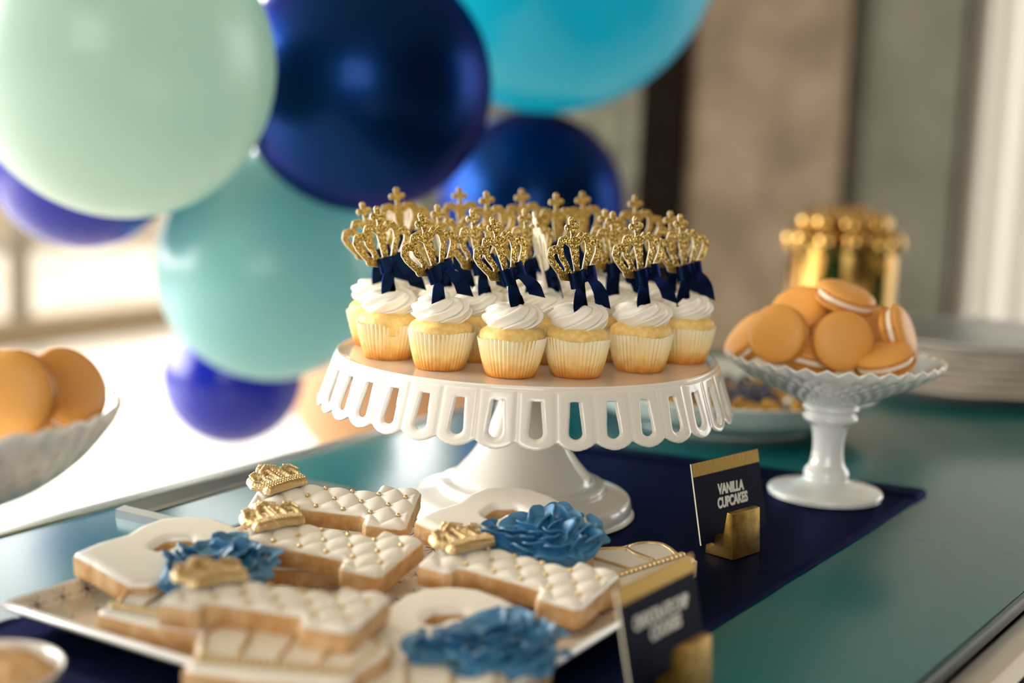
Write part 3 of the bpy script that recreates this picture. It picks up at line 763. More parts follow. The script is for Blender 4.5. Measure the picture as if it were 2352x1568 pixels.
def fondant_crown():
    """moulded gold crown, base band along y at x=0, points towards -x"""
    sd = union(sd_stroke([(0, -.018), (.0012, 0), (0, .018)], .0040),
               sd_stroke([(-.002, -.017), (-.013, -.023), (-.021, -.021), (-.023, -.014), (-.019, -.009)], .0029),
               sd_stroke([(-.002, .017), (-.013, .023), (-.021, .021), (-.023, .014), (-.019, .009)], .0029),
               sd_stroke([(-.002, -.009), (-.012, -.011), (-.022, -.009), (-.027, -.004), (-.027, .004), (-.022, .009), (-.012, .011), (-.002, .009)], .0027),
               sd_stroke([(0, 0), (-.012, 0), (-.025, 0), (-.034, 0)], [.003, .0022, .0024, .0030]), sd_stroke([(-.032, -.004), (-.032, .004)], .0022))
    def fr(d, x, y): return .0012 + rnd(d, .0042, .0052) + .0007 * np.sin(x * 2200) * np.sin(y * 1500) * np.clip(d / .001, 0, 1)
    V, F, idx = sdf_plate(sd, (-.039, .0065, -.028, .028), .0008, fr, lambda d, x, y: np.zeros(d.shape))
    # gentle arch
    V[:, 2] += .004 * np.cos(V[:, 1] * 45) 
    body = me_from('fondant_crown', V, F, 'gold_paint', angle=70)
    ico, icf = lathe([(1e-5, -.0012), (.0009, -.0006), (.0012, 0), (.0009, .0007), (1e-5, .0012)], 8)
    vf = []
    for j in range(15):
        yy = -.018 + .036 * j / 14; zz = .0080 + .004 * math.cos(yy * 45)
        for xx in (-.0030, -.0004, .0022): vf.append(([(x + xx, y + yy, z + zz - .0006) for x, y, z in ico], icf))
    for path in ([(-.013, -.023), (-.021, -.021), (-.023, -.014)], [(-.013, .023), (-.021, .021), (-.023, .014)], [(-.006, 0), (-.020, 0)], [(-.022, -.009), (-.028, 0), (-.022, .009)]):
        for a_, b_ in zip(path[:-1], path[1:]):
            for j in range(5):
                u = j / 5; xx = a_[0] + (b_[0] - a_[0]) * u; yy = a_[1] + (b_[1] - a_[1]) * u
                vf.append(([(x * 1.1 + xx, y * 1.1 + yy, z + .0078 + .004 * math.cos(yy * 45)) for x, y, z in ico], icf))
    return body, me_from('bead_trim', *join(*vf), 'gold_paint')
FCROWN, FBEADS = fondant_crown()
ISH = i_shape(); I_SD = sd_poly(ISH); IB = (-.056, .056, -.032, .032)
I_BISC = biscuit(I_SD, IB, .0012)
DX, DY = .0180, .0270
def quilt(d, x, y):
    u = (x / DX + y / DY) / 2 * 2; w_ = (x / DX - y / DY) / 2 * 2
    pil = np.abs(np.sin(np.pi * u / 1.0 * .5)) * 0 + (np.abs(np.sin(np.pi * (x / DX + y / DY))) * np.abs(np.sin(np.pi * (x / DX - y / DY)))) ** .5
    return rnd(d, .0022, .0020) * (.6 + .4 * pil) + .0016 * pil * np.clip(d / .003, 0, 1)
V, F, idx = sdf_plate(lambda X, Y: I_SD(X, Y) - .0007, IB, .0009, quilt, lambda d, x, y: -rnd(d, .0008, .0008) * 0 - .0006)
I_ICING = me_from('quilted_icing', V, F, 'icing', angle=65)
pearl_xy = []
for i in range(-8, 9):
    for j in range(-4, 5):
        if (i + j) % 2: continue
        x_, y_ = i * DX / 2, j * DY / 2
        if float(I_SD(np.array([x_]), np.array([y_]))[0]) > .0028 and not (x_ < -.032): pearl_xy.append((x_, y_))
def quilted_cookie(label, M4, crown_pos=(-.034, .004), crown_rot=-34, flip=False):
    o = thing('letter_cookie', label, 'cookie', matrix=M4, group='white quilted letter cookies with gold crowns')
    link('cookie_base', I_BISC, o); ic = link('quilted_icing', I_ICING, o, (0, 0, 0))
    for (x_, y_) in pearl_xy: link('pearl', PEARL, ic, (x_, y_, .0021))
    fc = link('fondant_crown', FCROWN, o, (crown_pos[0], crown_pos[1], .0018), (R(-2), R(3), R(crown_rot)), (.84, .78, .72))
    link('bead_trim', FBEADS, fc)
    return o
quilted_cookie('white quilted letter cookie with a gold crown, topmost, nearest the cake stand', place(768, 1151, .0395, -6, 11, 3), (-.034, .004), -38)
quilted_cookie('white quilted letter cookie with a gold crown, second from the back of the tray', place(745, 1248, .0350, -22, 7, 2))
quilted_cookie('white quilted letter cookie pointing at the front sign, right side of the tray', place(1190, 1310, .0335, -27, 5, 4), (-.034, .005), -25)
quilted_cookie('blurred white quilted letter cookie nearest the front edge of the tray', place(633, 1380, .0420, -15, 0, 1))

# crown shaped cookies with gold lines, most of them under the letters
cpoly = [(-.036, -.040), (0, -.044), (.036, -.040), (.041, -.037), (.042, -.028), (.040, -.024), (.046, -.008), (.050, .006), (.047, .018), (.039, .025), (.028, .026), (.020, .033), (.010, .039), (0, .042),
         (-.010, .039), (-.020, .033), (-.028, .026), (-.039, .025), (-.047, .018), (-.050, .006), (-.046, -.008), (-.040, -.024), (-.042, -.028), (-.041, -.037)]
C_SD = sd_poly(cpoly); CB = (-.053, .053, -.047, .045)
C_BISC = biscuit(C_SD, CB, .0014)
V, F, idx = sdf_plate(lambda X, Y: C_SD(X, Y) - .0012, CB, .0014, lambda d, x, y: rnd(d, .0025, .0020), lambda d, x, y: np.full(d.shape, -.0005))
C_ICE = me_from('crown_icing', V, F, 'icing', angle=60)
lines = [[(-.036, -.022), (-.042, -.006), (-.044, .008), (-.037, .018), (-.027, .018), (-.023, .008), (-.020, -.020)],
         [(-.020, -.020), (-.021, 0), (-.024, .016), (-.014, .029), (0, .034), (.014, .029), (.024, .016), (.021, 0), (.020, -.020)],
         [(0, -.022), (0, .0), (0, .034)],
         [(.036, -.022), (.042, -.006), (.044, .008), (.037, .018), (.027, .018), (.023, .008), (.020, -.020)]]
lv = [tube(smoothprof([(p[0] + 1, p[1]) for p in l], 4), .0011, 6) if False else tube([(a - 1, b, .0022) for a, b in smoothprof([(p[0] + 1, p[1]) for p in l], 4)], .0012, 8) for l in lines]
C_LINES = me_from('gold_lines', *join(*lv), 'gold_paint')
v, f = lathe(smoothprof([(1e-5, -.0030), (.0014, -.0022), (.0019, 0), (.0014, .0022), (1e-5, .0030)], 2), 10)
C_BEAD = me_from('gold_bead', [(x, y, z) for x, y, z in v], f, 'gold_paint')
def crown_cookie(label, M4, beads=True):
    o = thing('crown_cookie', label, 'cookie', matrix=M4, group='white crown cookies with gold outlines')
    link('cookie_base', C_BISC, o); ic = link('crown_icing', C_ICE, o); link('gold_lines', C_LINES, o)
    if beads:
        for i in range(22): link('gold_bead', C_BEAD, ic, (-.036 + .072 * i / 21, -.0270, .0030), (R(90), 0, 0))
    return o
crown_cookie('white crown cookie with gold arches and bead band, right end of the tray', Matrix.Translation(Vector((.065, .846, TZ + .0225))) @ Matrix.Rotation(R(47), 4, 'Z') @ Matrix.Diagonal((1.3, .76, 1, 1)))
crown_cookie('white crown cookie with gold lines under the nearest quilted cookie', place(665, 1490, .0290, -8, 1, 0))
crown_cookie('white crown cookie with gold lines, lowest at the left of the tray', place(432, 1390, .0210, -20, 0, 0) @ Matrix.Diagonal((.88, .88, 1, 1)))
crown_cookie('white crown cookie mostly hidden between the two quilted cookies behind', place(730, 1262, .0195, 10, 0, 0))
crown_cookie('white crown cookie showing at the bottom edge between quilted and blue cookies', place(935, 1568, .0195, 5, 0, 0), False)

# cookies with a blue ruffle
rp_ = [(-.057, 0), (-.046, .014), (-.032, .025), (-.025, .038), (-.015, .048), (0, .052), (.016, .050), (.030, .040), (.041, .027), (.051, .013), (.056, -.005), (.054, -.028), (.046, -.040), (.026, -.047), (.008, -.044),
       (.002, -.036), (-.001, -.030), (-.007, -.035), (-.018, -.036), (-.030, -.025), (-.044, -.011)]
R_POLY = sd_poly(rp_)
hole = sd_stroke([(-.008, .010), (-.004, .0165), (.004, .018), (.010, .015)], [.0050, .0052, .0042, .002])
R_SD = lambda X, Y: np.minimum(R_POLY(X, Y), -hole(X, Y)); RB = (-.060, .060, -.050, .055)
R_BISC = biscuit(R_SD, RB, .0012, .0125)
V, F, idx = sdf_plate(lambda X, Y: R_SD(X, Y) - .0005, RB, .0011, lambda d, x, y: rnd(d, .0045, .0034), lambda d, x, y: np.full(d.shape, -.0012))
R_ICE = me_from('smooth_icing', V, F, 'icing', angle=70)
blue_reg = sd_poly([(-.018, -.038), (-.024, -.024), (-.012, -.014), (.002, -.006), (.014, .004), (.022, .014), (.034, .018), (.044, .008), (.058, -.004), (.056, -.030), (.046, -.042), (.026, -.048), (.008, -.045), (.0, -.034)])
B_SD = lambda X, Y: np.minimum(blue_reg(X, Y), R_POLY(X, Y) + .0015)
V, F, idx = sdf_plate(B_SD, RB, .0015, lambda d, x, y: .001 + rnd(d, .006, .0045), lambda d, x, y: np.full(d.shape, -.0022))
R_BLUE = me_from('blue_icing', V, F, 'blue_icing', angle=70)
V, F, idx = sdf_plate(lambda X, Y: np.minimum(B_SD(X, Y), X + .003), RB, .0015, lambda d, x, y: .001 + rnd(d, .006, .0045), lambda d, x, y: np.full(d.shape, -.0022))
R_BLUE2 = me_from('blue_icing', V, F, 'blue_icing', angle=70)
def petal(seed):
    r_ = random.Random(seed); n = 14; rows = 5; Lp = r_.uniform(.013, .019); Hh = r_.uniform(.0062, .0085)
    cv = r_.uniform(.5, 1.2); wv = r_.uniform(.8, 1.3); ph = r_.random() * 6; Fv = []; th = .00062
    def pt(u, w):
        a = (u - .5) * 2 * cv; rad = Lp / (2 * cv)
        fl = w ** 1.6 * .0034; wav = math.sin(u * wv * 6.28 + ph) * .0022 * w
        r2 = rad + fl + wav
        return Vector((r2 * math.sin(a), -r2 * math.cos(a) + rad, Hh * w * (.25 + .75 * (1 - abs(2 * u - 1) ** 3)) + .0006 * math.sin(u * 8 + ph) * w))
    P0 = [[pt(i / n, j / rows) for j in range(rows + 1)] for i in range(n + 1)]
    v = []; 
    for sgn in (1, -1):
        for i in range(n + 1):
            for j in range(rows + 1):
                du = P0[min(i + 1, n)][j] - P0[max(i - 1, 0)][j]; dw = P0[i][min(j + 1, rows)] - P0[i][max(j - 1, 0)]
                nn = du.cross(dw).normalized(); v.append(tuple(P0[i][j] + nn * th * sgn * (1.3 - .5 * j / rows)))
    k = (n + 1) * (rows + 1); f = []; id_ = lambda i, j: i * (rows + 1) + j
    for i in range(n):
        for j in range(rows):
            a, b, c, d = id_(i, j), id_(i + 1, j), id_(i + 1, j + 1), id_(i, j + 1); f.append((a, b, c, d)); f.append((d + k, c + k, b + k, a + k))
        a, b = id_(i, rows), id_(i + 1, rows); f.append((a, b, b + k, a + k))
    for j in range(rows):
        for i in (0, n): a, b = id_(i, j), id_(i, j + 1); f.append((a, b, b + k, a + k))
    return me_from('icing_ruffle', v, f, 'blue_icing', angle=80)
PET = [petal(i) for i in range(8)]
def ruffle_cookie(label, M4, seed, xmin=-.03):
    o = thing('ruffle_cookie', label, 'cookie', matrix=M4, group='white cookies with blue ruffles')
    link('cookie_base', R_BISC, o); link('smooth_icing', R_ICE, o); bl_ = link('blue_icing', R_BLUE if xmin < -.01 else R_BLUE2, o)
    r_ = random.Random(seed); pts = []; tries = 0
    while len(pts) < 64 and tries < 6000:
        tries += 1; x_, y_ = r_.uniform(-.026, .060), r_.uniform(-.050, .020)
        d_ = float(B_SD(np.array([x_]), np.array([y_]))[0])
        if d_ < .0006 or x_ < xmin: continue
        if min([(x_ - a) ** 2 + (y_ - b) ** 2 for a, b, c in pts] or [1]) < .0074 ** 2: continue
        pts.append((x_, y_, d_))
    for (x_, y_, d_) in pts:
        outw = math.atan2(y_ + .006, x_ - .020) + math.pi / 2 + r_.uniform(-.9, .9)
        lean = R(48) if d_ < .004 else R(r_.uniform(-8, 18))
        link('icing_ruffle', PET[r_.randrange(8)], bl_, (x_, y_, .0022 + min(d_, .004) * .5), Euler((lean, r_.uniform(-.15, .15), outw)), r_.uniform(.8, 1.1))
    return o
ruffle_cookie('white cookie with a teal blue ruffle lying against the cake stand foot', place(1161, 1208, .0410, 0, 12, 0), 3)
ruffle_cookie('white cookie with a blue ruffle at the left back of the tray', place(398, 1282, .0330, 4, 10, 0), 5, -.001)
ruffle_cookie('blurred white cookie with a blue ruffle at the front of the tray', place(1028, 1454, .0240, 2, 7, 1), 9, -.016)

# ------------------------------------------------------------------ signs
def sign(p_bl, az, lean, label, lines_, wd, hg, hx):
    """card stands in a slot of a brass holder; x along the card, front is -y"""
    o = thing('dessert_sign', label, 'sign', (p_bl.x, p_bl.y, RZ), (0, 0, R(90 - az)), 'navy and gold dessert signs')
    cd = bpy.data.objects.new('card', None)
    cv, cf_ = boxv(0, wd, 0, .0011, 0, hg)
    me = me_from('card', cv, cf_, ['card_navy', 'card_white'], [0, 0, 0, 0, 1, 0], smooth=False)
    c = link('card', me, o, (0, 0, .0085), (R(-lean), 0, 0))
    bv, bf = boxv(.0004, wd, -.00025, -.00002, hg * .835, hg); link('gold_band', me_from('gold_band', bv, bf, 'gold_foil', smooth=False), c)
    for (txt, size, x_, z_, sx_, rot_) in lines_:
        cu_ = bpy.data.curves.new('lettering', 'FONT'); cu_.body = txt; cu_.size = size; cu_.offset = size * .044; cu_.extrude = .00008
        cu_.align_x = 'CENTER'; cu_.space_character = .98; cu_.shear = .12
        to = bpy.data.objects.new('tmp', cu_); col.objects.link(to); bpy.context.view_layer.update()
        tm = bpy.data.meshes.new_from_object(to.evaluated_get(bpy.context.evaluated_depsgraph_get())); bpy.data.objects.remove(to); 
        tm.name = 'lettering'; tm.materials.clear(); tm.materials.append(M['print_white'])
        xs_ = [q.co.x for q in tm.vertices]; k_ = sx_ / (max(xs_) - min(xs_))
        link('lettering', tm, c, (x_, -.0001, z_), (R(90), R(rot_), 0), (k_, 1.1, 1))
    # holder: tall wedge in front, low foot behind
    x0, x1 = hx
    pr = [(.0055, 0), (.0050, .0110), (.0018, .0115), (.0010, .0085), (-.0012, .0085), (-.0014, .0140), (-.0085, .0150), (-.0105, .0318), (-.0150, .0313), (-.0175, 0)]
    v = [(x0, y, z) for y, z in pr] + [(x1, y, z) for y, z in pr]; k = len(pr)
    pr2 = pr
    f = [(i, (i + 1) % k, k + (i + 1) % k, k + i) for i in range(k)] + [tuple(reversed(range(k))), tuple(range(k, 2 * k))]
    me = me_from('brass_holder', v, f, 'brass', smooth=False)
    bm = bmesh.new(); bm.from_mesh(me); bmesh.ops.recalc_face_normals(bm, faces=bm.faces); bm.to_mesh(me); bm.free()
    link('brass_holder', bevel_me(me, .0005, 2), o)
    return o
s1 = P(1611, 1253, .0125)
sign(s1, 44, 13, 'navy and gold sign reading VANILLA CUPCAKES on a brass holder', [('VANILLA', .0088, .0405, .0305, .0300, 2), ('CUPCAKES', .0088, .0410, .0215, .0355, 0)], .078, .0555, (.0124, .0445))
s2 = P(1452, 1608, .0125)
sign(s2, 35, 13, 'blurred navy and gold sign reading CHOCOLATE CHIP COOKIES, nearest the front', [('CHOCOLATE CHIP', .0082, .039, .0310, .0560, 1), ('COOKIES', .0082, .041, .0225, .0320, 0)], .078, .0555, (.020, .052))

# ------------------------------------------------------------------ macaron stands
def milk_stand(loc, label, bowl_prof, stem_prof, nsc=34, rot=0):
    o = thing('footed_bowl', label, 'bowl', loc, (0, 0, rot), 'milk glass footed bowls of macarons')
    sv, sf = lathe(smoothprof(stem_prof, 4), 72); link('foot', me_from('foot', sv, sf, 'milk_glass', angle=60), o)
    seg = nsc * 12; pts = smoothprof(bowl_prof, 6); n = len(pts); zr = max(z for _, z in pts); rm = max(r for r, _ in pts)
    def fn(r, z, t, i):
        u = i / n
        if r > rm * .30 and i < n * .52:
            s_ = r / rm
            w1 = abs(math.sin(nsc * t * .5 + s_ * 19)); w2 = abs(math.sin(nsc * t * .5 - s_ * 19))
            r += .0016 * s_ * (max(w1, w2) - .7); z -= .0016 * (max(w1, w2) - .7)
        if r > rm * .955: z += .0022 * (abs(math.cos(nsc * t * .5)) - .4); r += .0014 * (abs(math.cos(nsc * t * .5)) - .4)
        return r, z
    bv, bf = lathe(pts, seg, fn); link('basket', me_from('basket', bv, bf, 'milk_glass', angle=75), o)
    return o
MP = P(1893, 1147); 
stem_prof = [(.0, 0), (.040, 0), (.0445, .0012), (.0458, .0035), (.0440, .0058), (.036, .0080), (.026, .0105), (.0195, .0130), (.0180, .0150), (.0182, .0185), (.0168, .0220), (.0140, .0260), (.0126, .034), (.0124, .042), (.0135, .051),
             (.0155, .058), (.0190, .0605), (.0215, .0630), (.0215, .0655), (.0195, .0672), (.0195, .0690), (.0218, .0710), (.0218, .0735), (.0200, .0752), (.0185, .0765)]
bowl_prof = [(.016, .0755), (.024, .0775), (.037, .0830), (.052, .0900), (.067, .0975), (.079, .1050), (.0845, .1100), (.0850, .1125), (.0825, .1120), (.076, .1070), (.064, .0995), (.050, .0930), (.035, .0865), (.018, .0820), (.0, .0805)]
milk_stand((MP.x, MP.y, RZ), 'white milk glass footed bowl with basket weave, right of the cake stand', bowl_prof, stem_prof)
LB = D(-180, 925, .78); zl = LB.z - RZ
k_ = zl - .0600
stem2 = [(.0, 0), (.031, 0), (.034, .002), (.034, .005), (.028, .009), (.020, .016), (.014, .030), (.014, k_ - .012), (.020, k_ - .006), (.020, k_)]
bowl2 = [(.016, k_ - .001), (.030, k_ + .003), (.052, k_ + .014), (.070, k_ + .030), (.082, k_ + .047), (.0865, k_ + .056), (.0860, k_ + .060), (.083, k_ + .057), (.074, k_ + .040), (.058, k_ + .024), (.036, k_ + .014), (.0, k_ + .010)]
bowl2 = [(r_ * 1.21, z_) for r_, z_ in bowl2]
milk_stand((LB.x, LB.y, RZ), 'blurred white milk glass footed bowl cut off by the left edge', bowl2, stem2)
# macaron: two domed shells with ruffled feet and a cream filling
RMc = .0232
shp = smoothprof([(.0, .0098), (.010, .0095), (.017, .0084), (.0215, .0062), (.0232, .0042), (.0230, .0032)], 4)
def shell_me(sg):
    v, f = lathe([(r_, z_ + .0012) for r_, z_ in shp][::-1], 56); v = [(x, y, z * sg) for x, y, z in v]
    if sg < 0: f = [tuple(reversed(q)) for q in f]
    return me_from('shell', v, f, 'mac_shell', angle=60)
def foot_me(sg):
    def fn(r, z, t, i):
        return r + (.0005 * math.sin(t * 43) + .0004 * math.sin(t * 71 + 1)) * (1 if r > .015 else 0), z
    v, f = lathe([(.0216, .0020), (.0234, .0026), (.0234, .0039), (.0222, .0050)], 120, fn); v = [(x, y, z * sg) for x, y, z in v]
    if sg < 0: f = [tuple(reversed(q)) for q in f]
    return me_from('ruffled_foot', v, f, 'mac_foot', angle=60)
fv, ff = lathe(smoothprof([(.0200, -.0028), (.0216, -.0020), (.0221, 0), (.0216, .0020), (.0200, .0028)], 3), 48, lambda r, z, t, i: (r + .0005 * math.sin(3 * t) + .0003 * math.sin(7 * t), z))
FILL = me_from('filling', fv, ff, 'mac_fill'); SH = (shell_me(1), shell_me(-1)); FT = (foot_me(1), foot_me(-1))
def macaron(c, normal, label, group):
    q = Vector(normal).normalized().to_track_quat('Z', 'Y').to_matrix().to_4x4()
    o = thing('macaron', label, 'macaron', matrix=Matrix.Translation(c) @ q, group=group)
    for s in (0, 1):
        sh = link('shell', SH[s], o); link('ruffled_foot', FT[s], sh)
    link('filling', FILL, o); return o
MG = 'orange macarons in the right bowl'
d0 = 1.135
for (x, y, dz, n_, lb) in [
    (1934, 784, -.033, (.06, -1, .16), 'orange macaron standing face on at the front centre of the right bowl'),
    (1788, 768, -.020, (-.50, -.80, .22), 'orange macaron leaning left at the left front of the right bowl'),
    (1942, 686, .003, (.26, -.20, .95), 'topmost orange macaron lying on the pile in the right bowl'),
    (2062, 768, -.012, (.84, -.42, .36), 'orange macaron on edge at the right of the right bowl'),
    (2030, 828, -.036, (-.30, -.16, .94), 'orange macaron lying low at the right front of the right bowl'),
    (1838, 716, .026, (-.40, -.60, .70), 'orange macaron behind the left one, high in the right bowl'),
    (1722, 776, .012, (-.75, -.10, .62), 'orange macaron peeking out at the far left of the right bowl'),
    (1900, 738, .034, (-.3, -.8, .55), 'orange macaron under the topmost one in the right bowl'),
    (1860, 820, -.003, (.15, -.1, .98), 'orange macaron lying at the bottom centre of the right bowl'),
    (2000, 762, .042, (.3, -.7, .5), 'orange macaron behind the right hand one in the right bowl')]:
    macaron(D(x, y, d0 + dz), n_, lb, MG)
MG2 = 'orange macarons in the left bowl'
for (x, y, dp, n_, lb) in [
    (30, 905, .735, (-.12, -.97, .12), 'blurred orange macaron standing face on in the left bowl'),
    (150, 895, .775, (.74, -.45, .48), 'blurred orange macaron leaning right in the left bowl'),
    (-60, 880, .80, (-.4, -.7, .5), 'blurred orange macaron at the frame edge behind the face on one'),
    (95, 950, .80, (.2, -.3, .93), 'blurred orange macaron lying low between the other two in the left bowl')]:
    macaron(D(x, y, dp), n_, lb, MG2)

# ------------------------------------------------------------------ wide white bowl of candies behind the stand
CB0 = P(1672, 985); cbr = .152
cb = thing('candy_bowl', 'wide white shallow bowl of gold and navy candies behind the cake stand', 'bowl', (CB0.x, CB0.y + .035, TZ))
prof = [(.0, 0), (.080, 0), (.088, .0015), (.095, .005), (.118, .012), (.138, .022), (.149, .036), (.1525, .041), (.150, .042), (.145, .036), (.132, .024), (.112, .016), (.08, .012), (.0, .011)]
v, f = lathe(smoothprof(prof, 4), 96); link('bowl_body', me_from('bowl_body', v, f, 'bowl_white', angle=60), cb)
def nugget(seed):
    bm = bmesh.new(); bmesh.ops.create_icosphere(bm, subdivisions=2, radius=.0062); o_ = Vector((seed, 0, 0))
    for q in bm.verts: q.co *= 1 + .22 * mnoise.noise(q.co * 260 + o_); q.co.z *= .8
    me = bpy.data.meshes.new('candy'); bm.to_mesh(me); bm.free(); me.polygons.foreach_set('use_smooth', [True] * len(me.polygons)); return me
NG = {k: [] for k in ('candy_gold', 'candy_navy', 'candy_white')}
for k in NG:
    for s in range(3): q = nugget(s * 5 + len(k)); q.materials.append(M[k]); NG[k].append(q)
r_ = random.Random(4); cand = []
for layer in range(4):
    for t in range(900):
        a, rr = r_.random() * 6.28, math.sqrt(r_.random()) * (.128 - layer * .018); x_, y_ = rr * math.cos(a), rr * math.sin(a)
        z_ = .019 + layer * .0105 + max(0, rr - .1) * .25
        if all((x_ - p[0]) ** 2 + (y_ - p[1]) ** 2 + (z_ - p[2]) ** 2 > .0118 ** 2 for p in cand): cand.append((x_, y_, z_))
    if len(cand) > 300: break
cand = [p for p in cand if not (p[2] < .025 and p[1] > .02)][:290]
for (x_, y_, z_) in cand:
    k = 'candy_gold' if (y_ < -.045 or r_.random() < .25) else 'candy_navy'
    if r_.random() < .03: k = 'candy_white'
    lb = {'candy_gold': 'small gold candy heaped in the wide white bowl', 'candy_navy': 'small navy blue candy heaped in the wide white bowl', 'candy_white': 'pearl white candy among the gold ones in the wide bowl'}[k]
    o = link('candy', r_.choice(NG[k]), None, (CB0.x + x_, CB0.y + .035 + y_, TZ + z_), (r_.random() * 6, r_.random() * 6, 0))
    tag(o, lb, 'candy', {'candy_gold': 'gold candies', 'candy_navy': 'navy candies', 'candy_white': 'pearl candies'}[k] + ' in the wide bowl')

# gold vessel heaped with gold balls
GV = P(1928, 822); GV = D(1928, 690, 1.96)
gv = thing('gold_vase', 'shiny gold cylinder vase behind the macarons', 'vase', (GV.x, GV.y, TZ))
top_z = D(1928, 560, 1.96).z - TZ
prof = [(.0, 0), (.062, 0), (.0720, .002), (.0730, .006), (.0730, top_z - .004), (.0738, top_z), (.0725, top_z), (.0705, top_z - .004), (.0705, top_z - .02), (.0, top_z - .022)]
v, f = lathe([(max(r_2, 1e-5), z_) for r_2, z_ in prof], 80); link('vase_body', me_from('vase_body', v, f, 'gold_mirror', angle=40), gv)
bm = bmesh.new(); bmesh.ops.create_uvsphere(bm, u_segments=24, v_segments=14, radius=.0175); BALL = bpy.data.meshes.new('gold_ball'); bm.to_mesh(BALL); bm.free()
BALL.materials.append(M['gold_ball']); BALL.polygons.foreach_set('use_smooth', [True] * len(BALL.polygons))
CAPM = me_from('ball_cap', *lathe([(.0024, .0166), (.0024, .0190), (.0020, .0194), (1e-5, .0194)], 12), 'gold_ball')
for lay, (n_, rr, zz) in enumerate([(12, .0660, .005), (6, .032, .007), (8, .047, .030), (4, .019, .034)]):
    for k in range(n_):
        a = 6.283 * k / n_ + lay * .4; jz = r_.uniform(-.002, .003)
        o = link('gold_ornament', BALL, None, (GV.x + rr * math.cos(a), GV.y + rr * math.sin(a), TZ + top_z + zz + jz), (r_.random(), r_.random(), 0))
        link('ball_cap', CAPM, o)
        tag(o, 'small shiny gold ball heaped on top of the gold vase', 'ornament', 'gold balls on the vase')

# stack of pale plates at the right edge
PS = P(2222, 902)
for k in range(7):
    zz = .0008 + k * .0090; rr = .134 - .002 * (k % 3)
    prof = [(.0, 0), (.070, 0), (.076, .0015), (.105, .007), (rr, .0125), (rr + .0012, .0145), (rr - .001, .0152), (.104, .0098), (.076, .0045), (.0, .0040)]
    n8 = 10
    v, f = lathe(smoothprof(prof, 2), 80, lambda r2, z2, t, i: (r2 * (1 + (.018 * math.cos(n8 * t) if r2 > .09 else 0)), z2))
    o = thing('dinner_plate', 'plate in the pale stack at the right edge, %s' % ['bottom one', 'second from the bottom', 'third from the bottom', 'fourth from the bottom', 'third from the top', 'second from the top', 'topmost, white with a bright rim'][k], 'plate',
              (PS.x + r_.uniform(-.003, .003), PS.y + .03 + r_.uniform(-.003, .003), TZ + zz), (0, 0, k * .11), 'stacked plates at the right')
    link('plate_body', me_from('plate_body', v, f, 'plate_white' if k == 6 else 'plate_cream', angle=60), o)
    rim_v, rim_f = lathe([(rr - .0012, .0149), (rr + .0008, .0143), (rr + .0008, .0149), (rr - .0012, .0155), (rr - .0012, .0149)], 80, lambda r2, z2, t, i: (r2 * (1 + .018 * math.cos(n8 * t)), z2), closed=True)
    link('rim', me_from('rim', rim_v, rim_f[:-1] if False else rim_f, 'silver' if k == 6 else 'plate_cream', angle=60), o)

# small bowl cut off by the lower left corner
b0 = P(-30, 1560, .022)
bb = thing('small_dish', 'blurred cream dish in the lower left corner, cut off by the frame', 'bowl', (b0.x, b0.y, RZ + .002))
v, f = lathe(smoothprof([(.0, 0), (.018, 0), (.022, .002), (.030, .010), (.0345, .020), (.0350, .0225), (.0335, .022), (.029, .012), (.020, .0055), (.0, .005)], 4), 56)
link('dish_body', me_from('dish_body', v, f, 'porcelain', angle=60), bb)
v, f = lathe(smoothprof([(.020, .010), (.027, .012), (.0295, .017), (.024, .0225), (.012, .0245), (.0, .025)], 3), 40, lambda r2, z2, t, i: (r2 * (1 + .03 * math.sin(5 * t)), z2 + .0006 * math.sin(7 * t + r2 * 300)))
o = link('cookie_round', me_from('cookie_round', v, f, 'cookie'), None, (b0.x, b0.y, RZ + .002)); tag(o, 'golden round cookie sitting in the cream dish at the lower left corner', 'cookie')

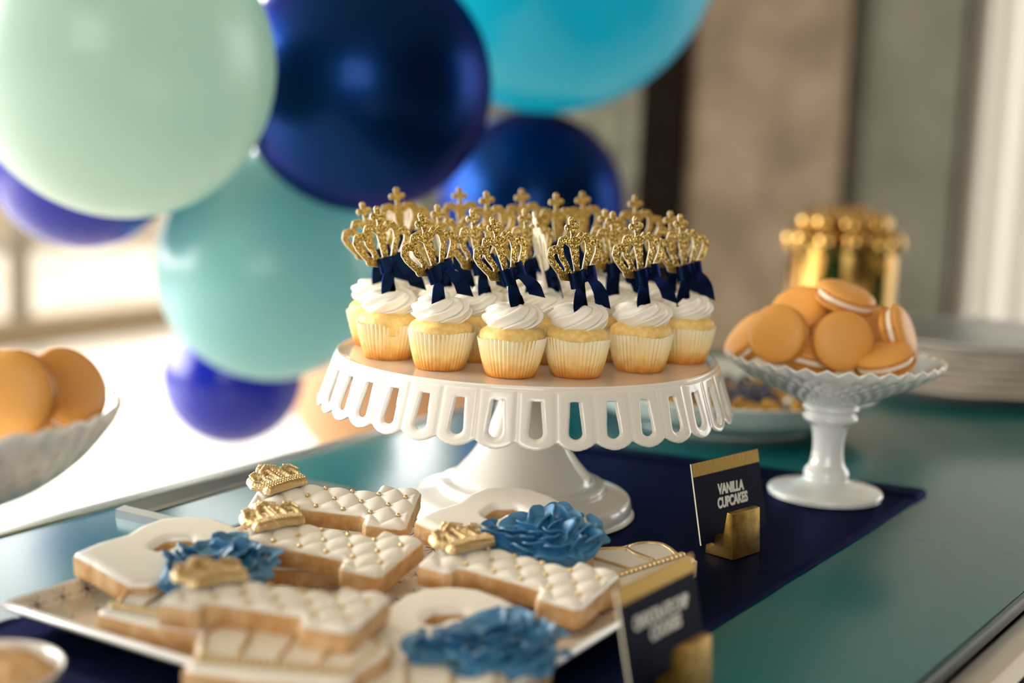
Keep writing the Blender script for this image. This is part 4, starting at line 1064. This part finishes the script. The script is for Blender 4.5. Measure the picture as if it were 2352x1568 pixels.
# ------------------------------------------------------------------ balloons
def balloon(px_, py_, dep, rpx, rpy, m, label, tip=(0, 0, -1), rot=0):
    c = D(px_, py_, dep); rx, ry = rpx * dep / FPX, rpy * dep / FPX
    n = 40; prof = []
    for i in range(n + 1):
        a = -math.pi / 2 + math.pi * i / n; r2 = math.cos(a); z2 = math.sin(a)
        if z2 < 0: z2 = z2 * (1 + .10 * (1 - r2) ** 2)
        prof.append((max(r2, .012 if i == 0 else 1e-4) * rx, z2 * ry))
    v, f = lathe(prof, 72)
    # tip direction is local -z
    q = (-Vector(tip)).normalized().to_track_quat('Z', 'Y').to_matrix().to_4x4()
    o = thing('balloon', label, 'balloon', matrix=Matrix.Translation(c) @ q, group='balloons of the garland behind the table')
    link('balloon_skin', me_from('balloon_skin', v, f, m), o)
    z0 = prof[0][1]; kr = min(rx, .14) * .035
    v, f = lathe([(kr * .9, z0 + kr), (kr * .6, z0 - kr * .3), (kr * .9, z0 - kr * 1.0), (kr * .55, z0 - kr * 1.6), (kr * 1.5, z0 - kr * 3.2), (kr * 1.4, z0 - kr * 3.3), (kr * .4, z0 - kr * 2.2)], 20)
    link('knot', me_from('knot', v, f, m), o)
    return o
def vt(dx, dy, dd): return tuple(CR * dx + CU * dy + _f * dd)
balloon(275, 140, 1.45, 353, 385, 'b_mint', 'large mint green balloon at the top left', vt(.05, -.35, .94))
balloon(838, 195, 1.72, 292, 300, 'b_navy', 'large glossy navy balloon at the top between mint and turquoise ones', vt(-.35, .1, .9))
balloon(1262, -137, 2.09, 392, 392, 'b_cyan', 'bright turquoise balloon at the top centre, cut off above', vt(-.3, .1, .9))
balloon(625, 610, 1.95, 262, 268, 'b_aqua', 'pale aqua balloon left of the cupcakes', vt(.1, .5, .9))
balloon(1220, 470, 2.36, 215, 218, 'b_navy', 'dark navy balloon behind the crown toppers', vt(-.2, .7, .7))
balloon(535, 862, 2.21, 160, 160, 'b_royal', 'royal blue balloon low down behind the aqua one', vt(.2, .8, .6))
balloon(190, 357, 1.85, 216, 216, 'b_royal', 'royal blue balloon mostly hidden behind the mint one', vt(.3, .4, .8))
balloon(885, 855, 2.62, 228, 228, 'b_peach', 'peach balloon low down behind the left rim of the cake stand', vt(.3, .5, .8))
